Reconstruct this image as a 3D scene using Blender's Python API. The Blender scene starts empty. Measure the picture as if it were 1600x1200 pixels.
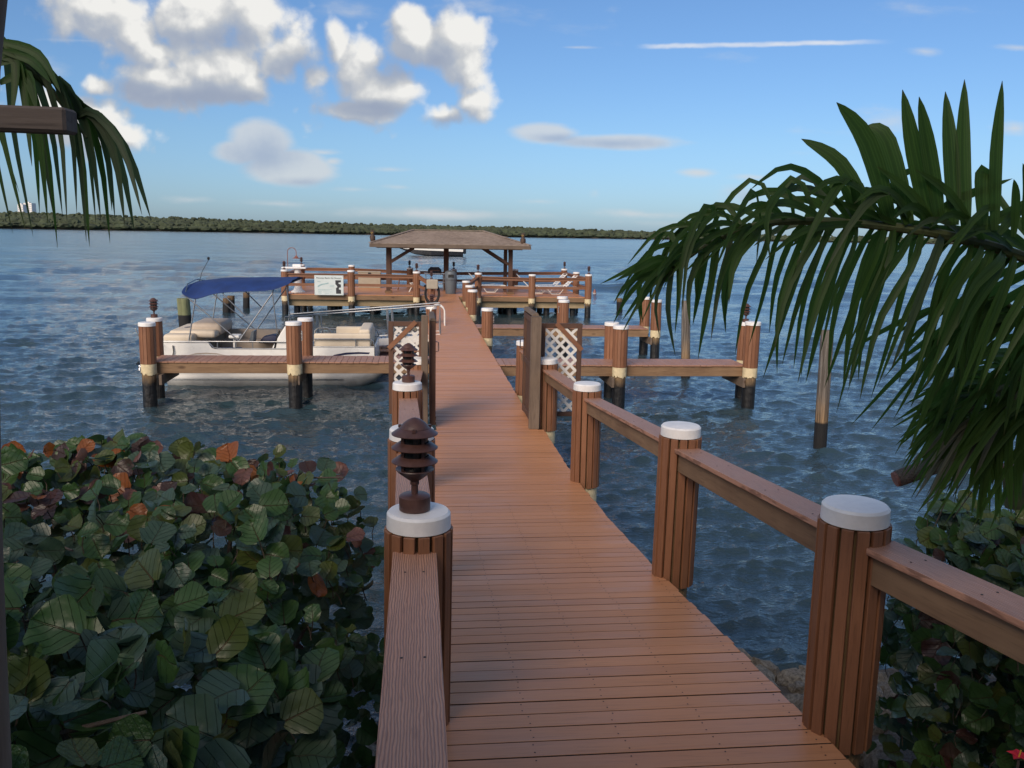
import bpy, bmesh, math, random
import numpy as np
from mathutils import Vector, Matrix, noise as mnoise
random.seed(7); rng = np.random.default_rng(7)
C = bpy.context.scene.collection
scene = bpy.context.scene
R = math.radians
# ------------------------------------------------------------------ camera
FPX, PITCH, ROLL, CAMZ = 1341.0, math.atan((600-364)/1341.0), R(1.1), 4.0
cam_d = bpy.data.cameras.new('camera'); cam = bpy.data.objects.new('camera', cam_d); C.objects.link(cam)
cam_d.sensor_width = 36; cam_d.lens = 36*FPX/1600; cam_d.clip_start = 0.05; cam_d.clip_end = 9000
_c, _s, _ct, _st = math.cos(ROLL), math.sin(ROLL), math.cos(PITCH), math.sin(PITCH)
cam_r = Vector((_c, _s*_st, _s*_ct)); cam_u = Vector((-_s, _c*_st, _c*_ct)); cam_f = Vector((0, _ct, -_st))
M3 = Matrix((cam_r, cam_u, -cam_f)).transposed()
cam.matrix_world = Matrix.Translation((0, 0, CAMZ)) @ M3.to_4x4()
scene.camera = cam
PHI = math.atan(0.11)
def ray(u, v): return cam_r*((u-800)/FPX) + cam_u*(-(v-600)/FPX) + cam_f
def at(u, v, Y):
    d = ray(u, v); return d*(Y/d.y) + Vector((0, 0, CAMZ))
def atz(u, v, z):
    d = ray(u, v); return d*((z-CAMZ)/d.z) + Vector((0, 0, CAMZ))
def W(t, s, z=0.0):
    c, sn = math.cos(PHI), math.sin(PHI); return Vector((t*c - s*sn, t*sn + s*c, z))
def TS(p):
    c, sn = math.cos(PHI), math.sin(PHI); return Vector((p.x*c + p.y*sn, -p.x*sn + p.y*c, p.z))
def ats(u, v, s):                       # dock coordinates (t, s, z) of a pixel at dock distance s
    d = TS(ray(u, v)); k = s/d.y; return Vector((d.x*k, s, CAMZ + d.z*k))
# ------------------------------------------------------------------ light, sky, exposure
SUN_EL, SUN_ROT = R(30), R(205)         # low sun behind the photographer
scene.view_settings.view_transform = 'Standard'; scene.view_settings.look = 'None'
scene.view_settings.gamma = 1.0; scene.view_settings.use_curve_mapping = False
scene.view_settings.exposure = 0.0
sd = bpy.data.lights.new('sun', 'SUN'); sd.energy = 3.6; sd.angle = R(36); sd.color = (1.0, 0.82, 0.64)
so = bpy.data.objects.new('sun', sd); C.objects.link(so)
_az = SUN_ROT
sun_dir = Vector((math.sin(_az)*math.cos(SUN_EL), math.cos(_az)*math.cos(SUN_EL), math.sin(SUN_EL)))
so.rotation_euler = sun_dir.to_track_quat('Z', 'Y').to_euler()

class NT:
    def __init__(s, tree): s.t = tree; s.n = tree.nodes; s.l = tree.links
    def new(s, typ, **kw):
        n = s.n.new(typ)
        for k, v in kw.items(): setattr(n, k, v)
        return n
    def put(s, sock, val):
        if isinstance(val, bpy.types.NodeSocket): s.l.new(val, sock)
        elif val is not None: sock.default_value = val
    def math(s, op, a, b=None, c=None, clamp=False):
        n = s.new('ShaderNodeMath', operation=op, use_clamp=clamp)
        s.put(n.inputs[0], a); s.put(n.inputs[1], b); s.put(n.inputs[2], c); return n.outputs[0]
    def vmath(s, op, a, b=None):
        n = s.new('ShaderNodeVectorMath', operation=op)
        s.put(n.inputs[0], a); s.put(n.inputs[1], b)
        return n.outputs['Value'] if op in ('LENGTH', 'DOT_PRODUCT', 'DISTANCE') else n.outputs[0]
    def mapr(s, v, a, b, c=0.0, d=1.0, smooth=False):
        n = s.new('ShaderNodeMapRange'); n.interpolation_type = 'SMOOTHSTEP' if smooth else 'LINEAR'
        s.put(n.inputs[0], v)
        for i, x in enumerate((a, b, c, d)): s.put(n.inputs[1+i], x)
        return n.outputs[0]
    def noise(s, vec, scale, detail=4, rough=0.55, dist=0.0):
        n = s.new('ShaderNodeTexNoise'); s.put(n.inputs['Vector'], vec)
        n.inputs['Scale'].default_value = scale; n.inputs['Detail'].default_value = detail
        n.inputs['Roughness'].default_value = rough; n.inputs['Distortion'].default_value = dist
        return n.outputs['Fac']
    def mix(s, f, a, b):
        n = s.new('ShaderNodeMix', data_type='RGBA'); s.put(n.inputs[0], f)
        for i, x in ((6, a), (7, b)):
            if isinstance(x, (tuple, list)): x = tuple(x)[:3] + (1.0,)
            s.put(n.inputs[i], x)
        return n.outputs[2]
    def ramp(s, f, stops):
        n = s.new('ShaderNodeValToRGB'); s.put(n.inputs[0], f); e = n.color_ramp.elements
        while len(e) < len(stops): e.new(0.5)
        for i, (p, c) in enumerate(stops):
            e[i].position = p; e[i].color = tuple(c)[:3] + (1.0,) if not isinstance(c, float) else (c, c, c, 1)
        return n.outputs[0]
    def comb(s, x, y, z):
        n = s.new('ShaderNodeCombineXYZ'); s.put(n.inputs[0], x); s.put(n.inputs[1], y); s.put(n.inputs[2], z); return n.outputs[0]

def pz(u, v):
    d = ray(u, v); return (d.x/d.y, d.z/d.y)
# clouds of the photograph: (u, v, rx, ry, weight)
CLOUDS = [(165,12,85,48,1),(215,58,52,42,.9),(248,85,38,36,.8),(120,25,50,30,.5),
 (300,40,78,55,1),(335,112,85,48,1),(270,132,125,36,1),(388,140,40,32,.9),
 (405,38,62,58,1),(452,85,56,46,1),(485,120,30,42,.7),(490,165,22,22,.4),
 (528,66,22,38,1),(560,105,42,52,1),(603,145,62,44,1),(560,172,80,14,.8),
 (648,55,46,46,1.1),(712,58,52,50,1.1),(732,112,38,62,1.1),(742,158,34,36,1),(695,182,42,24,.9),
 (130,188,75,48,1),(200,215,48,24,1),(150,136,45,20,.9),(70,170,60,40,.7)]
FAINT = [(408,222,52,36,1.9),(455,262,72,30,1.9),(375,237,46,20,1.6),(520,252,24,9,1.0),(505,238,42,8,.8),(850,208,58,17,1.5),(960,222,110,13,1.5),(1090,270,38,9,.9),(1185,277,60,7,.6),(610,265,55,6,.6),(840,315,45,6,.5),
 (930,300,18,14,.5),(1165,312,62,26,.55),(1400,188,90,24,.55),(1585,200,40,16,.8),(1450,18,140,22,.5),(550,296,60,6,.5),(300,312,60,8,.45),
 (1080,350,300,10,.4),(1445,80,30,8,.5),(1590,74,40,6,.6),(900,74,40,3,.5),(960,20,25,40,.3),(1140,90,70,12,.28),(760,15,150,22,.3),(130,63,110,5,.5),(1270,240,140,14,.22),(700,335,220,12,.7),(430,318,120,9,.6),(1010,335,130,10,.6),(620,292,40,7,.7),(1240,205,120,16,.35),(560,18,80,22,.5),(880,40,120,14,.3),(60,110,60,30,.6)]
DARK = [(300,150,140,26,1),(345,62,70,34,.8),(225,140,70,22,.9),(612,112,62,34,.9),(585,172,85,16,1),(695,192,52,18,1),(420,245,85,42,.75),(470,285,70,14,.8),(465,100,55,30,.6),
 (680,95,40,26,.7),(960,224,110,14,.8),(870,216,60,10,.7),(1165,312,70,30,.7),(500,175,40,30,.6),(400,150,40,20,.6)]
world = bpy.data.worlds.new('World'); scene.world = world; world.use_nodes = True
w = NT(world.node_tree); w.n.clear()
def field_group(name, blobs):
    g = bpy.data.node_groups.new(name, 'ShaderNodeTree')
    g.interface.new_socket('V', in_out='INPUT', socket_type='NodeSocketVector'); g.interface.new_socket('F', in_out='OUTPUT', socket_type='NodeSocketFloat')
    k = NT(g); gi = k.new('NodeGroupInput'); go = k.new('NodeGroupOutput'); acc = None
    for (u, v, rx, ry, wt) in blobs:
        cx, cz = pz(u, v)
        d = k.vmath('LENGTH', k.vmath('MULTIPLY', k.vmath('SUBTRACT', gi.outputs[0], (cx, cz, 0)), (FPX/rx, FPX/ry, 0)))
        f = k.math('MULTIPLY', k.math('SUBTRACT', 1.25, d), wt)
        acc = f if acc is None else k.math('SMOOTH_MAX', acc, f, 0.15)
    k.l.new(acc, go.inputs[0]); return g
GC, GF, GD = field_group('cloud_field', CLOUDS), field_group('faint_field', FAINT), field_group('dark_field', DARK)
def grp(g, vec):
    n = w.new('ShaderNodeGroup'); n.node_tree = g; w.put(n.inputs[0], vec); return n.outputs[0]
tc = w.new('ShaderNodeTexCoord'); dirv = tc.outputs['Generated']
sx = w.new('ShaderNodeSeparateXYZ'); w.put(sx.inputs[0], dirv)
yy = w.math('MAXIMUM', sx.outputs[1], 0.05)
P = w.comb(w.math('DIVIDE', sx.outputs[0], yy), w.math('DIVIDE', sx.outputs[2], yy), 0.0)
def puff(vec, sc):
    v = w.new('ShaderNodeTexVoronoi', feature='SMOOTH_F1'); w.put(v.inputs['Vector'], vec); v.inputs['Scale'].default_value = sc; v.inputs['Smoothness'].default_value = 0.35
    return w.math('SUBTRACT', 0.5, v.outputs['Distance'])
def dens(vec, fine=True):
    warp = w.new('ShaderNodeTexNoise'); w.put(warp.inputs['Vector'], vec); warp.inputs['Scale'].default_value = 18; warp.inputs['Detail'].default_value = 3
    wv = w.vmath('ADD', vec, w.vmath('MULTIPLY', w.vmath('SUBTRACT', warp.outputs['Color'], (.5, .5, .5)), (.05, .04, 0)))
    n1 = w.noise(vec, 13, 7 if fine else 4, 0.6, 0.1); n2 = w.noise(w.vmath('MULTIPLY', vec, (1, 1.5, 1)), 5, 3, 0.5)
    nn = w.math('ADD', w.math('MULTIPLY', w.math('SUBTRACT', n1, 0.5), 1.7), w.math('MULTIPLY', w.math('SUBTRACT', n2, 0.5), 0.8))
    pf = w.math('MULTIPLY', puff(wv, 24), 0.75)
    nn = w.math('ADD', nn, w.math('ADD', pf, w.math('MULTIPLY', puff(wv, 55), 0.40)) if fine else pf)
    return w.math('ADD', grp(GC, vec), nn)
f0 = dens(P); f1 = dens(w.vmath('ADD', P, (0.010, 0.014, 0)), False)
alpha = w.mapr(f0, 0.02, 0.62, 0, 1, True)
lit = w.math('ADD', w.mapr(w.math('SUBTRACT', f0, f1), -0.40, 0.62), w.math('MULTIPLY', w.math('SUBTRACT', w.noise(w.vmath('ADD', P, (.3, .7, 0)), 10, 6, 0.6), 0.5), 0.9))
dk = w.mapr(w.math('ADD', grp(GD, P), w.math('MULTIPLY', w.math('SUBTRACT', w.noise(P, 11, 5, 0.55), 0.5), 1.6)), 0.1, 1.0, 0, 1, True)
litd = w.math('MULTIPLY', lit, w.math('SUBTRACT', 1.0, w.math('MULTIPLY', dk, 0.85)), clamp=True)
litd = w.math('ADD', litd, w.math('MULTIPLY', w.math('SUBTRACT', 1.0, dk), 0.25), clamp=True)
ccol = w.ramp(litd, [(0.0, (0.33, 0.38, 0.49)), (0.35, (0.44, 0.48, 0.55)), (0.65, (0.60, 0.61, 0.62)), (1.0, (0.90, 0.885, 0.845))])
Ps = w.vmath('MULTIPLY', P, (1, 3.0, 1))
ff = w.math('ADD', grp(GF, P), w.math('MULTIPLY', w.math('SUBTRACT', w.noise(Ps, 9, 6, 0.6), 0.5), 1.6))
fa = w.math('MULTIPLY', w.mapr(ff, 0.2, 1.1, 0, 1, True), 0.78)
fcol = w.mix(w.math('MULTIPLY', dk, 0.9), (0.66, 0.68, 0.70), (0.38, 0.43, 0.55))
# the aircraft trail
ca, cb = pz(990, 73), pz(1405, 65)
sl = (cb[1]-ca[1])/(cb[0]-ca[0])
sp = w.new('ShaderNodeSeparateXYZ'); w.put(sp.inputs[0], P)
off = w.math('ABSOLUTE', w.math('SUBTRACT', w.math('ADD', sp.outputs[1], w.math('MULTIPLY', w.math('SUBTRACT', w.noise(P, 40, 4), 0.5), 0.004)),
      w.math('ADD', ca[1], w.math('MULTIPLY', w.math('SUBTRACT', sp.outputs[0], ca[0]), sl))))
tr = w.math('MULTIPLY', w.mapr(off, 0.0006, 0.0038, 1, 0, True), w.math('MULTIPLY', w.mapr(sp.outputs[0], ca[0], ca[0]+0.03, 0, 1, True), w.mapr(sp.outputs[0], cb[0]-0.08, cb[0], 1, 0, True)))
tr = w.math('MULTIPLY', tr, w.mapr(w.noise(w.vmath('MULTIPLY', P, (1, 4, 1)), 30, 3), 0.3, 0.7, 0.45, 0.8))
sky = w.new('ShaderNodeTexSky', sky_type='NISHITA', sun_disc=False, sun_elevation=SUN_EL, sun_rotation=SUN_ROT)
sky.air_density = 1.0; sky.dust_density = 0.6; sky.ozone_density = 1.6
SKY_S = 0.115
skyc = w.vmath('SCALE', sky.outputs[0]); w.n[-1].inputs['Scale'].default_value = SKY_S
tint = w.ramp(w.math('ABSOLUTE', sx.outputs[2]), [(0.0, (.46,.66,.90)), (0.10, (.55,.74,.84)), (0.28, (.59,.79,.87)), (0.6, (.70,.84,.86))])
skyc = w.vmath('MULTIPLY', w.vmath('MULTIPLY', skyc, tint), (1.0, 1.0, 1.2))
front = w.mapr(sx.outputs[1], 0.05, 0.3, 0, 1, True)
up = w.mapr(sx.outputs[2], -0.01, 0.02, 0, 1)
vis = w.math('MULTIPLY', front, up)
c1 = w.mix(w.math('MULTIPLY', fa, vis), skyc, fcol)
c2 = w.mix(w.math('MULTIPLY', tr, vis), c1, (0.82, 0.83, 0.85))
c3 = w.mix(w.math('MULTIPLY', alpha, w.math('MULTIPLY', vis, 0.96)), c2, ccol)
qz = w.math('ADD', w.math('MAXIMUM', sx.outputs[2], 0.0), 0.12)
Q = w.comb(w.math('DIVIDE', sx.outputs[0], qz), w.math('DIVIDE', sx.outputs[1], qz), 0.0)
qa = w.mapr(w.noise(Q, 1.3, 5, 0.58), 0.47, 0.66, 0, 0.85, True)  # clouds added outside the view to brighten the water's reflections
outside = w.math('MAXIMUM', w.mapr(w.math('DIVIDE', sx.outputs[2], yy), 0.30, 0.48, 0, 1, True), w.mapr(sx.outputs[1], 0.1, 0.45, 1, 0, True))
c3 = w.mix(w.math('MULTIPLY', w.math('MULTIPLY', qa, outside), up), c3, w.ramp(w.noise(Q, 2.1, 4), [(0.35, (.52, .55, .60)), (0.65, (.88, .86, .82))]))
bg = w.new('ShaderNodeBackground'); w.put(bg.inputs[0], w.vmath('SCALE', c3)); w.n[-2 if w.n[-1] == bg else -1]
for n_ in w.n:
    if n_.type == 'VECT_MATH' and n_.operation == 'SCALE' and n_.inputs[0].is_linked and n_.outputs[0].is_linked and n_.outputs[0].links[0].to_node == bg:
        n_.inputs['Scale'].default_value = 10.0
bg.inputs[1].default_value = 0.1
out = w.new('ShaderNodeOutputWorld'); w.l.new(bg.outputs[0], out.inputs[0])
world.cycles.sampling_method = 'MANUAL'; world.cycles.sample_map_resolution = 512
# ------------------------------------------------------------------ materials
def _base(name):
    m = bpy.data.materials.new(name); m.use_nodes = True; k = NT(m.node_tree)
    b = m.node_tree.nodes['Principled BSDF']; return m, k, b
def objvec(k, rnd=True):
    t = k.new('ShaderNodeTexCoord').outputs['Object']
    if not rnd: return t, None
    r = k.new('ShaderNodeObjectInfo').outputs['Random']
    return k.vmath('ADD', t, k.comb(k.math('MULTIPLY', r, 31.0), k.math('MULTIPLY', r, 17.0), k.math('MULTIPLY', r, 23.0))), r
def bump(k, b, h, dist, strength=1.0):
    n = k.new('ShaderNodeBump'); n.inputs['Distance'].default_value = dist; n.inputs['Strength'].default_value = strength
    k.put(n.inputs['Height'], h); k.l.new(n.outputs[0], b.inputs['Normal'])
_cache = {}
def wood(axis, kind):
    key = (axis, kind)
    if key in _cache: return _cache[key]
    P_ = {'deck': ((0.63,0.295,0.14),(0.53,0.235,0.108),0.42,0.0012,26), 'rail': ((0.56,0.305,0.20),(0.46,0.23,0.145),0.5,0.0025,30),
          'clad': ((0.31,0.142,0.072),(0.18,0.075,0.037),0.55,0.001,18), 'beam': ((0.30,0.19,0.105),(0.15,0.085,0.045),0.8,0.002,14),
          'grey': ((0.215,0.160,0.118),(0.105,0.075,0.055),0.85,0.003,16), 'old': ((0.15,0.12,0.10),(0.07,0.055,0.047),0.9,0.004,16), 'dark': ((0.13,0.065,0.04),(0.07,0.034,0.022),0.7,0.002,14),
          'pale': ((0.42,0.33,0.20),(0.26,0.19,0.105),0.8,0.002,12)}[kind]
    m, k, b = _base('wood_'+kind+'_'+axis)
    v, r = objvec(k)
    st = {'X': (0.07, 1, 1), 'Y': (1, 0.07, 1), 'Z': (1, 1, 0.07)}[axis]
    vs = k.vmath('MULTIPLY', v, st)
    n1 = k.noise(vs, P_[4], 6, 0.6, 0.8); n2 = k.noise(v, 2.3, 3, 0.5); n3 = k.noise(vs, P_[4]*5, 3, 0.5)
    f = k.math('ADD', k.math('MULTIPLY', n1, 0.6), k.math('MULTIPLY', n2, 0.4))
    col = k.mix(k.mapr(f, 0.3, 0.68), P_[1], P_[0])
    col = k.mix(k.math('MULTIPLY', r, 0.36), col, tuple(x*0.72 for x in P_[1]))
    col = k.mix(k.mapr(n3, 0.56, 0.72, 0, 0.45), col, tuple(x*0.5 for x in P_[1]))
    h = n1
    if kind == 'rail':
        wv = k.new('ShaderNodeTexWave', wave_type='BANDS', bands_direction={'X': 'Y', 'Y': 'X', 'Z': 'X'}[axis])
        k.put(wv.inputs['Vector'], k.vmath('MULTIPLY', v, {'X': (0.22, 1, 1), 'Y': (1, 0.22, 1), 'Z': (1, 1, .22)}[axis]))
        wv.inputs['Scale'].default_value = 32; wv.inputs['Distortion'].default_value = 7.5; wv.inputs['Detail'].default_value = 3; wv.inputs['Detail Scale'].default_value = 0.7
        h = k.math('ADD', k.math('MULTIPLY', wv.outputs['Fac'], 0.8), k.math('MULTIPLY', n3, 0.4))
        col = k.mix(k.mapr(wv.outputs['Fac'], 0.05, 0.5, 0.55, 0.0), col, (0.10, 0.05, 0.035))
    if kind in ('beam', 'grey', 'pale', 'old'):      # knots and stains
        vo = k.new('ShaderNodeTexVoronoi'); k.put(vo.inputs['Vector'], k.vmath('MULTIPLY', v, {'X': (.45, 1, 1), 'Y': (1, .45, 1), 'Z': (1, 1, .45)}[axis])); vo.inputs['Scale'].default_value = 2.2
        col = k.mix(k.mapr(vo.outputs['Distance'], 0.05, 0.11, 0.8, 0.0), col, (0.07, 0.035, 0.018))
    b.inputs['Roughness'].default_value = P_[2]
    if kind == 'deck':
        k.put(b.inputs['Roughness'], k.mapr(n2, 0.3, 0.7, 0.36, 0.54)); b.inputs['Specular IOR Level'].default_value = 0.38
    k.put(b.inputs['Base Color'], col); bump(k, b, h, P_[3])
    _cache[key] = m; return m
def plain(name, c, rough=0.5, metal=0.0, var=0.12, scale=6.0, bmp=0.0, spec=0.5):
    m, k, b = _base(name); v, r = objvec(k); n = k.noise(v, scale, 5, 0.6)
    col = k.mix(k.mapr(n, 0.3, 0.7), tuple(x*(1-var) for x in c), tuple(min(1, x*(1+var)) for x in c))
    k.put(b.inputs['Base Color'], col); b.inputs['Metallic'].default_value = metal
    k.put(b.inputs['Roughness'], k.mapr(n, 0.2, 0.8, max(0.02, rough-0.08), rough+0.1)); b.inputs['Specular IOR Level'].default_value = spec
    if bmp: bump(k, b, k.noise(v, scale*6, 4), bmp)
    return m
M = dict(white=plain('white_plastic', (0.80,0.79,0.77), 0.45, var=0.10, scale=9), cream=plain('cream_wrap', (0.66,0.55,0.34), 0.7, var=0.18, scale=14),
 bronze=plain('bronze_paint', (0.085,0.040,0.032), 0.42, var=0.25, scale=20, bmp=0.0004), black=plain('black_rubber', (0.012,0.012,0.013), 0.6),
 lens=plain('dark_lens', (0.02,0.02,0.022), 0.12), alu=plain('aluminium', (0.34,0.35,0.36), 0.42, 1.0, 0.12, 9), steel=plain('polished_steel', (0.62,0.62,0.63), 0.18, 1.0, 0.05),
 gel=plain('white_gelcoat', (0.80,0.785,0.74), 0.3, var=0.06), vinyl=plain('beige_vinyl', (0.66,0.57,0.44), 0.55, var=0.07, bmp=0.002, scale=3), tanv=plain('taupe_vinyl', (0.43,0.36,0.29), 0.55, var=0.1),
 blue=plain('blue_canvas', (0.007,0.032,0.140), 0.75, var=0.25, scale=3, bmp=0.003), navy=plain('navy_vinyl', (0.012,0.018,0.06), 0.5), grey=plain('grey_plastic', (0.11,0.13,0.15), 0.5, var=0.08),
 beige=plain('beige_plastic', (0.36,0.32,0.25), 0.6, var=0.06), lattice=plain('lattice_vinyl', (0.72,0.70,0.66), 0.55, var=0.06), carpet=plain('boat_carpet', (0.30,0.26,0.21), 0.95),
 ink=plain('sign_ink', (0.03,0.03,0.035), 0.6), sign=plain('sign_panel', (0.62,0.68,0.66), 0.4, var=0.05), teal=plain('sign_map_ink', (0.30,0.45,0.46), 0.6), hull=plain('dark_hull', (0.02,0.022,0.028), 0.25),
 orange=plain('orange_cloth', (0.7,0.2,0.05), 0.8), skin=plain('skin', (0.45,0.27,0.19), 0.6), owl=plain('owl_plastic', (0.075,0.045,0.03), 0.7, var=0.5, scale=30), eye=plain('owl_eye', (0.7,0.45,0.05), 0.3),
 rope=plain('white_rope', (0.65,0.63,0.58), 0.9), copper=plain('copper_shade', (0.24,0.09,0.06), 0.5, var=0.2), tower=plain('tower_wall', (0.80,0.77,0.72), 0.8, var=0.03, scale=0.2), glass=plain('tower_window', (0.22,0.27,0.32), 0.3, scale=0.3),
 red=plain('red_petal', (0.55,0.012,0.03), 0.6, var=0.3, scale=40), pink=plain('cut_stub', (0.26,0.12,0.09), 0.8, var=0.3, scale=20), tube=plain('brushed_pontoon', (0.36,0.36,0.35), 0.5, 0.35, 0.14, 5),
 rust=plain('rusty_pipe', (0.20,0.10,0.08), 0.8, var=0.3))
def pile_mat():
    m, k, b = _base('creosote_piling'); t = k.new('ShaderNodeTexCoord').outputs['Object']; v, r = objvec(k)
    z = k.new('ShaderNodeSeparateXYZ'); k.put(z.inputs[0], t)
    n = k.noise(k.vmath('MULTIPLY', v, (1, 1, 0.08)), 22, 5, 0.6, 0.5); n2 = k.noise(v, 9, 4)
    wood_c = k.mix(k.mapr(n, 0.3, 0.7), (0.12, 0.07, 0.035), (0.33, 0.22, 0.11))
    wet = k.mapr(k.math('ADD', z.outputs[2], k.math('MULTIPLY', k.math('SUBTRACT', n2, 0.5), 0.25)), 0.50, 0.74, 1.0, 0.0)
    k.put(b.inputs['Base Color'], k.mix(wet, wood_c, (0.010, 0.010, 0.011)))
    k.put(b.inputs['Roughness'], k.mapr(wet, 0, 1, 0.85, 0.45)); bump(k, b, k.math('ADD', n, n2), 0.02); return m
M['pile'] = pile_mat()
def oldpile_mat(name, top, streak, dark):
    m, k, b = _base(name); t = k.new('ShaderNodeTexCoord').outputs['Object']; v, r = objvec(k)
    z = k.new('ShaderNodeSeparateXYZ'); k.put(z.inputs[0], t)
    n = k.noise(k.vmath('MULTIPLY', v, (1, 1, 0.03)), 26, 5, 0.65, 0.3); n2 = k.noise(v, 5, 4)
    up_ = k.mapr(k.math('ADD', z.outputs[2], k.math('MULTIPLY', n2, 0.6)), 0.7, 1.5)
    c = k.mix(up_, streak, top)
    c = k.mix(k.mapr(n, 0.42, 0.6, 0.75, 0.0), c, dark)
    wet = k.mapr(k.math('ADD', z.outputs[2], k.math('MULTIPLY', k.math('SUBTRACT', n2, 0.5), 0.06)), 0.50, 0.54, 1, 0)
    k.put(b.inputs['Base Color'], k.mix(wet, c, (0.012, 0.012, 0.013))); b.inputs['Roughness'].default_value = 0.8; bump(k, b, n, 0.03); return m
M['oldpile'] = oldpile_mat('weathered_piling', (0.21,0.185,0.16), (0.34,0.21,0.10), (0.04,0.03,0.022))
M['greenpile'] = oldpile_mat('green_piling', (0.24,0.26,0.13), (0.22,0.24,0.12), (0.09,0.09,0.045))
M['brownpile'] = oldpile_mat('brown_piling', (0.30,0.20,0.10), (0.14,0.085,0.04), (0.05,0.03,0.02))
def shingle_mat():
    m, k, b = _base('roof_shingles'); t = k.new('ShaderNodeTexCoord').outputs['Object']; v, r = objvec(k)
    n = k.noise(k.vmath('MULTIPLY', t, (3, 6, 6)), 1.6, 5, 0.7); n2 = k.noise(t, 0.9, 3)
    c = k.mix(k.mapr(k.math('ADD', k.math('MULTIPLY', n, .7), k.math('MULTIPLY', n2, .3)), 0.3, 0.7), (0.13, 0.095, 0.075), (0.36, 0.29, 0.24))
    k.put(b.inputs['Base Color'], c); b.inputs['Roughness'].default_value = 0.9; bump(k, b, n, 0.03); return m
M['shingle'] = shingle_mat()
def rock_mat():
    m, k, b = _base('limestone_rock'); v, r = objvec(k); n = k.noise(v, 5, 6, 0.65); n2 = k.noise(v, 26, 4)
    c = k.ramp(n, [(0.3, (0.12,0.11,0.095)), (0.5, (0.36,0.33,0.28)), (0.72, (0.62,0.57,0.48))])
    c = k.mix(k.math('MULTIPLY', r, 0.5), c, (0.20, 0.14, 0.075))
    k.put(b.inputs['Base Color'], c); b.inputs['Roughness'].default_value = 0.9; bump(k, b, k.math('ADD', n, n2), 0.03); return m
M['rock'] = rock_mat()
def soil_mat():
    m, k, b = _base('shore_soil'); v = k.new('ShaderNodeTexCoord').outputs['Object']; n = k.noise(v, 3, 7, 0.7); n2 = k.noise(v, 20, 5)
    k.put(b.inputs['Base Color'], k.mix(k.mapr(n, 0.35, 0.65), (0.05,0.038,0.026), (0.16,0.13,0.10))); b.inputs['Roughness'].default_value = 0.95; bump(k, b, k.math('ADD', n, n2), 0.05); return m
M['soil'] = soil_mat()
def leaf_mat(name, c1, c2, vein, under, rough=0.32):
    m, k, b = _base(name); t = k.new('ShaderNodeTexCoord').outputs['Object']; v, r = objvec(k)
    s_ = k.new('ShaderNodeSeparateXYZ'); k.put(s_.inputs[0], k.new('ShaderNodeTexCoord').outputs['UV'])
    n = k.noise(v, 7, 4); ay = k.math('ABSOLUTE', s_.outputs[1])
    mid = k.mapr(ay, 0.006, 0.022, 1, 0)
    sv = k.math('FRACT', k.math('ADD', k.math('MULTIPLY', k.math('SUBTRACT', s_.outputs[0], k.math('MULTIPLY', ay, 0.75)), 4.6), 0.1))
    sv = k.mapr(k.math('ABSOLUTE', k.math('SUBTRACT', sv, 0.5)), 0.0, 0.045, 1, 0)
    vn = k.math('MULTIPLY', k.math('MAXIMUM', mid, k.math('MULTIPLY', sv, k.mapr(n, .35, .7, .05, .28))), k.mapr(s_.outputs[0], 0.1, 0.9, 0.75, 0.15))
    c = k.mix(k.mapr(n, 0.3, 0.7), c1, c2)
    c = k.mix(k.math('MULTIPLY', r, 0.45), c, tuple(x*0.55 for x in c2))
    spot = k.mapr(k.noise(v, 9, 3), 0.70, 0.78, 0, 0.45)
    c = k.mix(spot, c, (0.12, 0.06, 0.025)); c = k.mix(vn, c, vein)
    geo = k.new('ShaderNodeNewGeometry'); c = k.mix(k.math('MULTIPLY', geo.outputs['Backfacing'], 0.7), c, under)
    k.put(b.inputs['Base Color'], c); k.put(b.inputs['Roughness'], k.mapr(n, 0.2, 0.8, rough-0.06, rough+0.14))
    bump(k, b, k.math('ADD', k.math('MULTIPLY', k.math('MAXIMUM', mid, sv), -0.6), n), 0.008)
    tr_ = k.new('ShaderNodeBsdfTranslucent'); k.put(tr_.inputs[0], k.mix(0.5, c, tuple(min(1, x*2.2) for x in c1)))
    mx = k.new('ShaderNodeMixShader'); mx.inputs[0].default_value = 0.25
    o = m.node_tree.nodes['Material Output']; k.l.new(b.outputs[0], mx.inputs[1]); k.l.new(tr_.outputs[0], mx.inputs[2]); k.l.new(mx.outputs[0], o.inputs[0]); return m
LEAF = [leaf_mat('sea_grape_green', (0.040,0.090,0.024), (0.066,0.135,0.034), (0.13,0.040,0.030), (0.085,0.13,0.07)),
        leaf_mat('sea_grape_blue_green', (0.048,0.090,0.052), (0.076,0.130,0.080), (0.12,0.11,0.07), (0.09,0.14,0.09)),
        leaf_mat('sea_grape_olive', (0.070,0.095,0.022), (0.105,0.135,0.032), (0.16,0.05,0.03), (0.10,0.12,0.05)),
        leaf_mat('sea_grape_orange', (0.36,0.115,0.022), (0.27,0.075,0.018), (0.20,0.05,0.03), (0.30,0.13,0.07)),
        leaf_mat('sea_grape_pink', (0.24,0.115,0.085), (0.17,0.075,0.055), (0.32,0.20,0.14), (0.26,0.17,0.14)),
        leaf_mat('sea_grape_maroon', (0.09,0.035,0.032), (0.06,0.045,0.03), (0.18,0.06,0.05), (0.13,0.09,0.075))]
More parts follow.
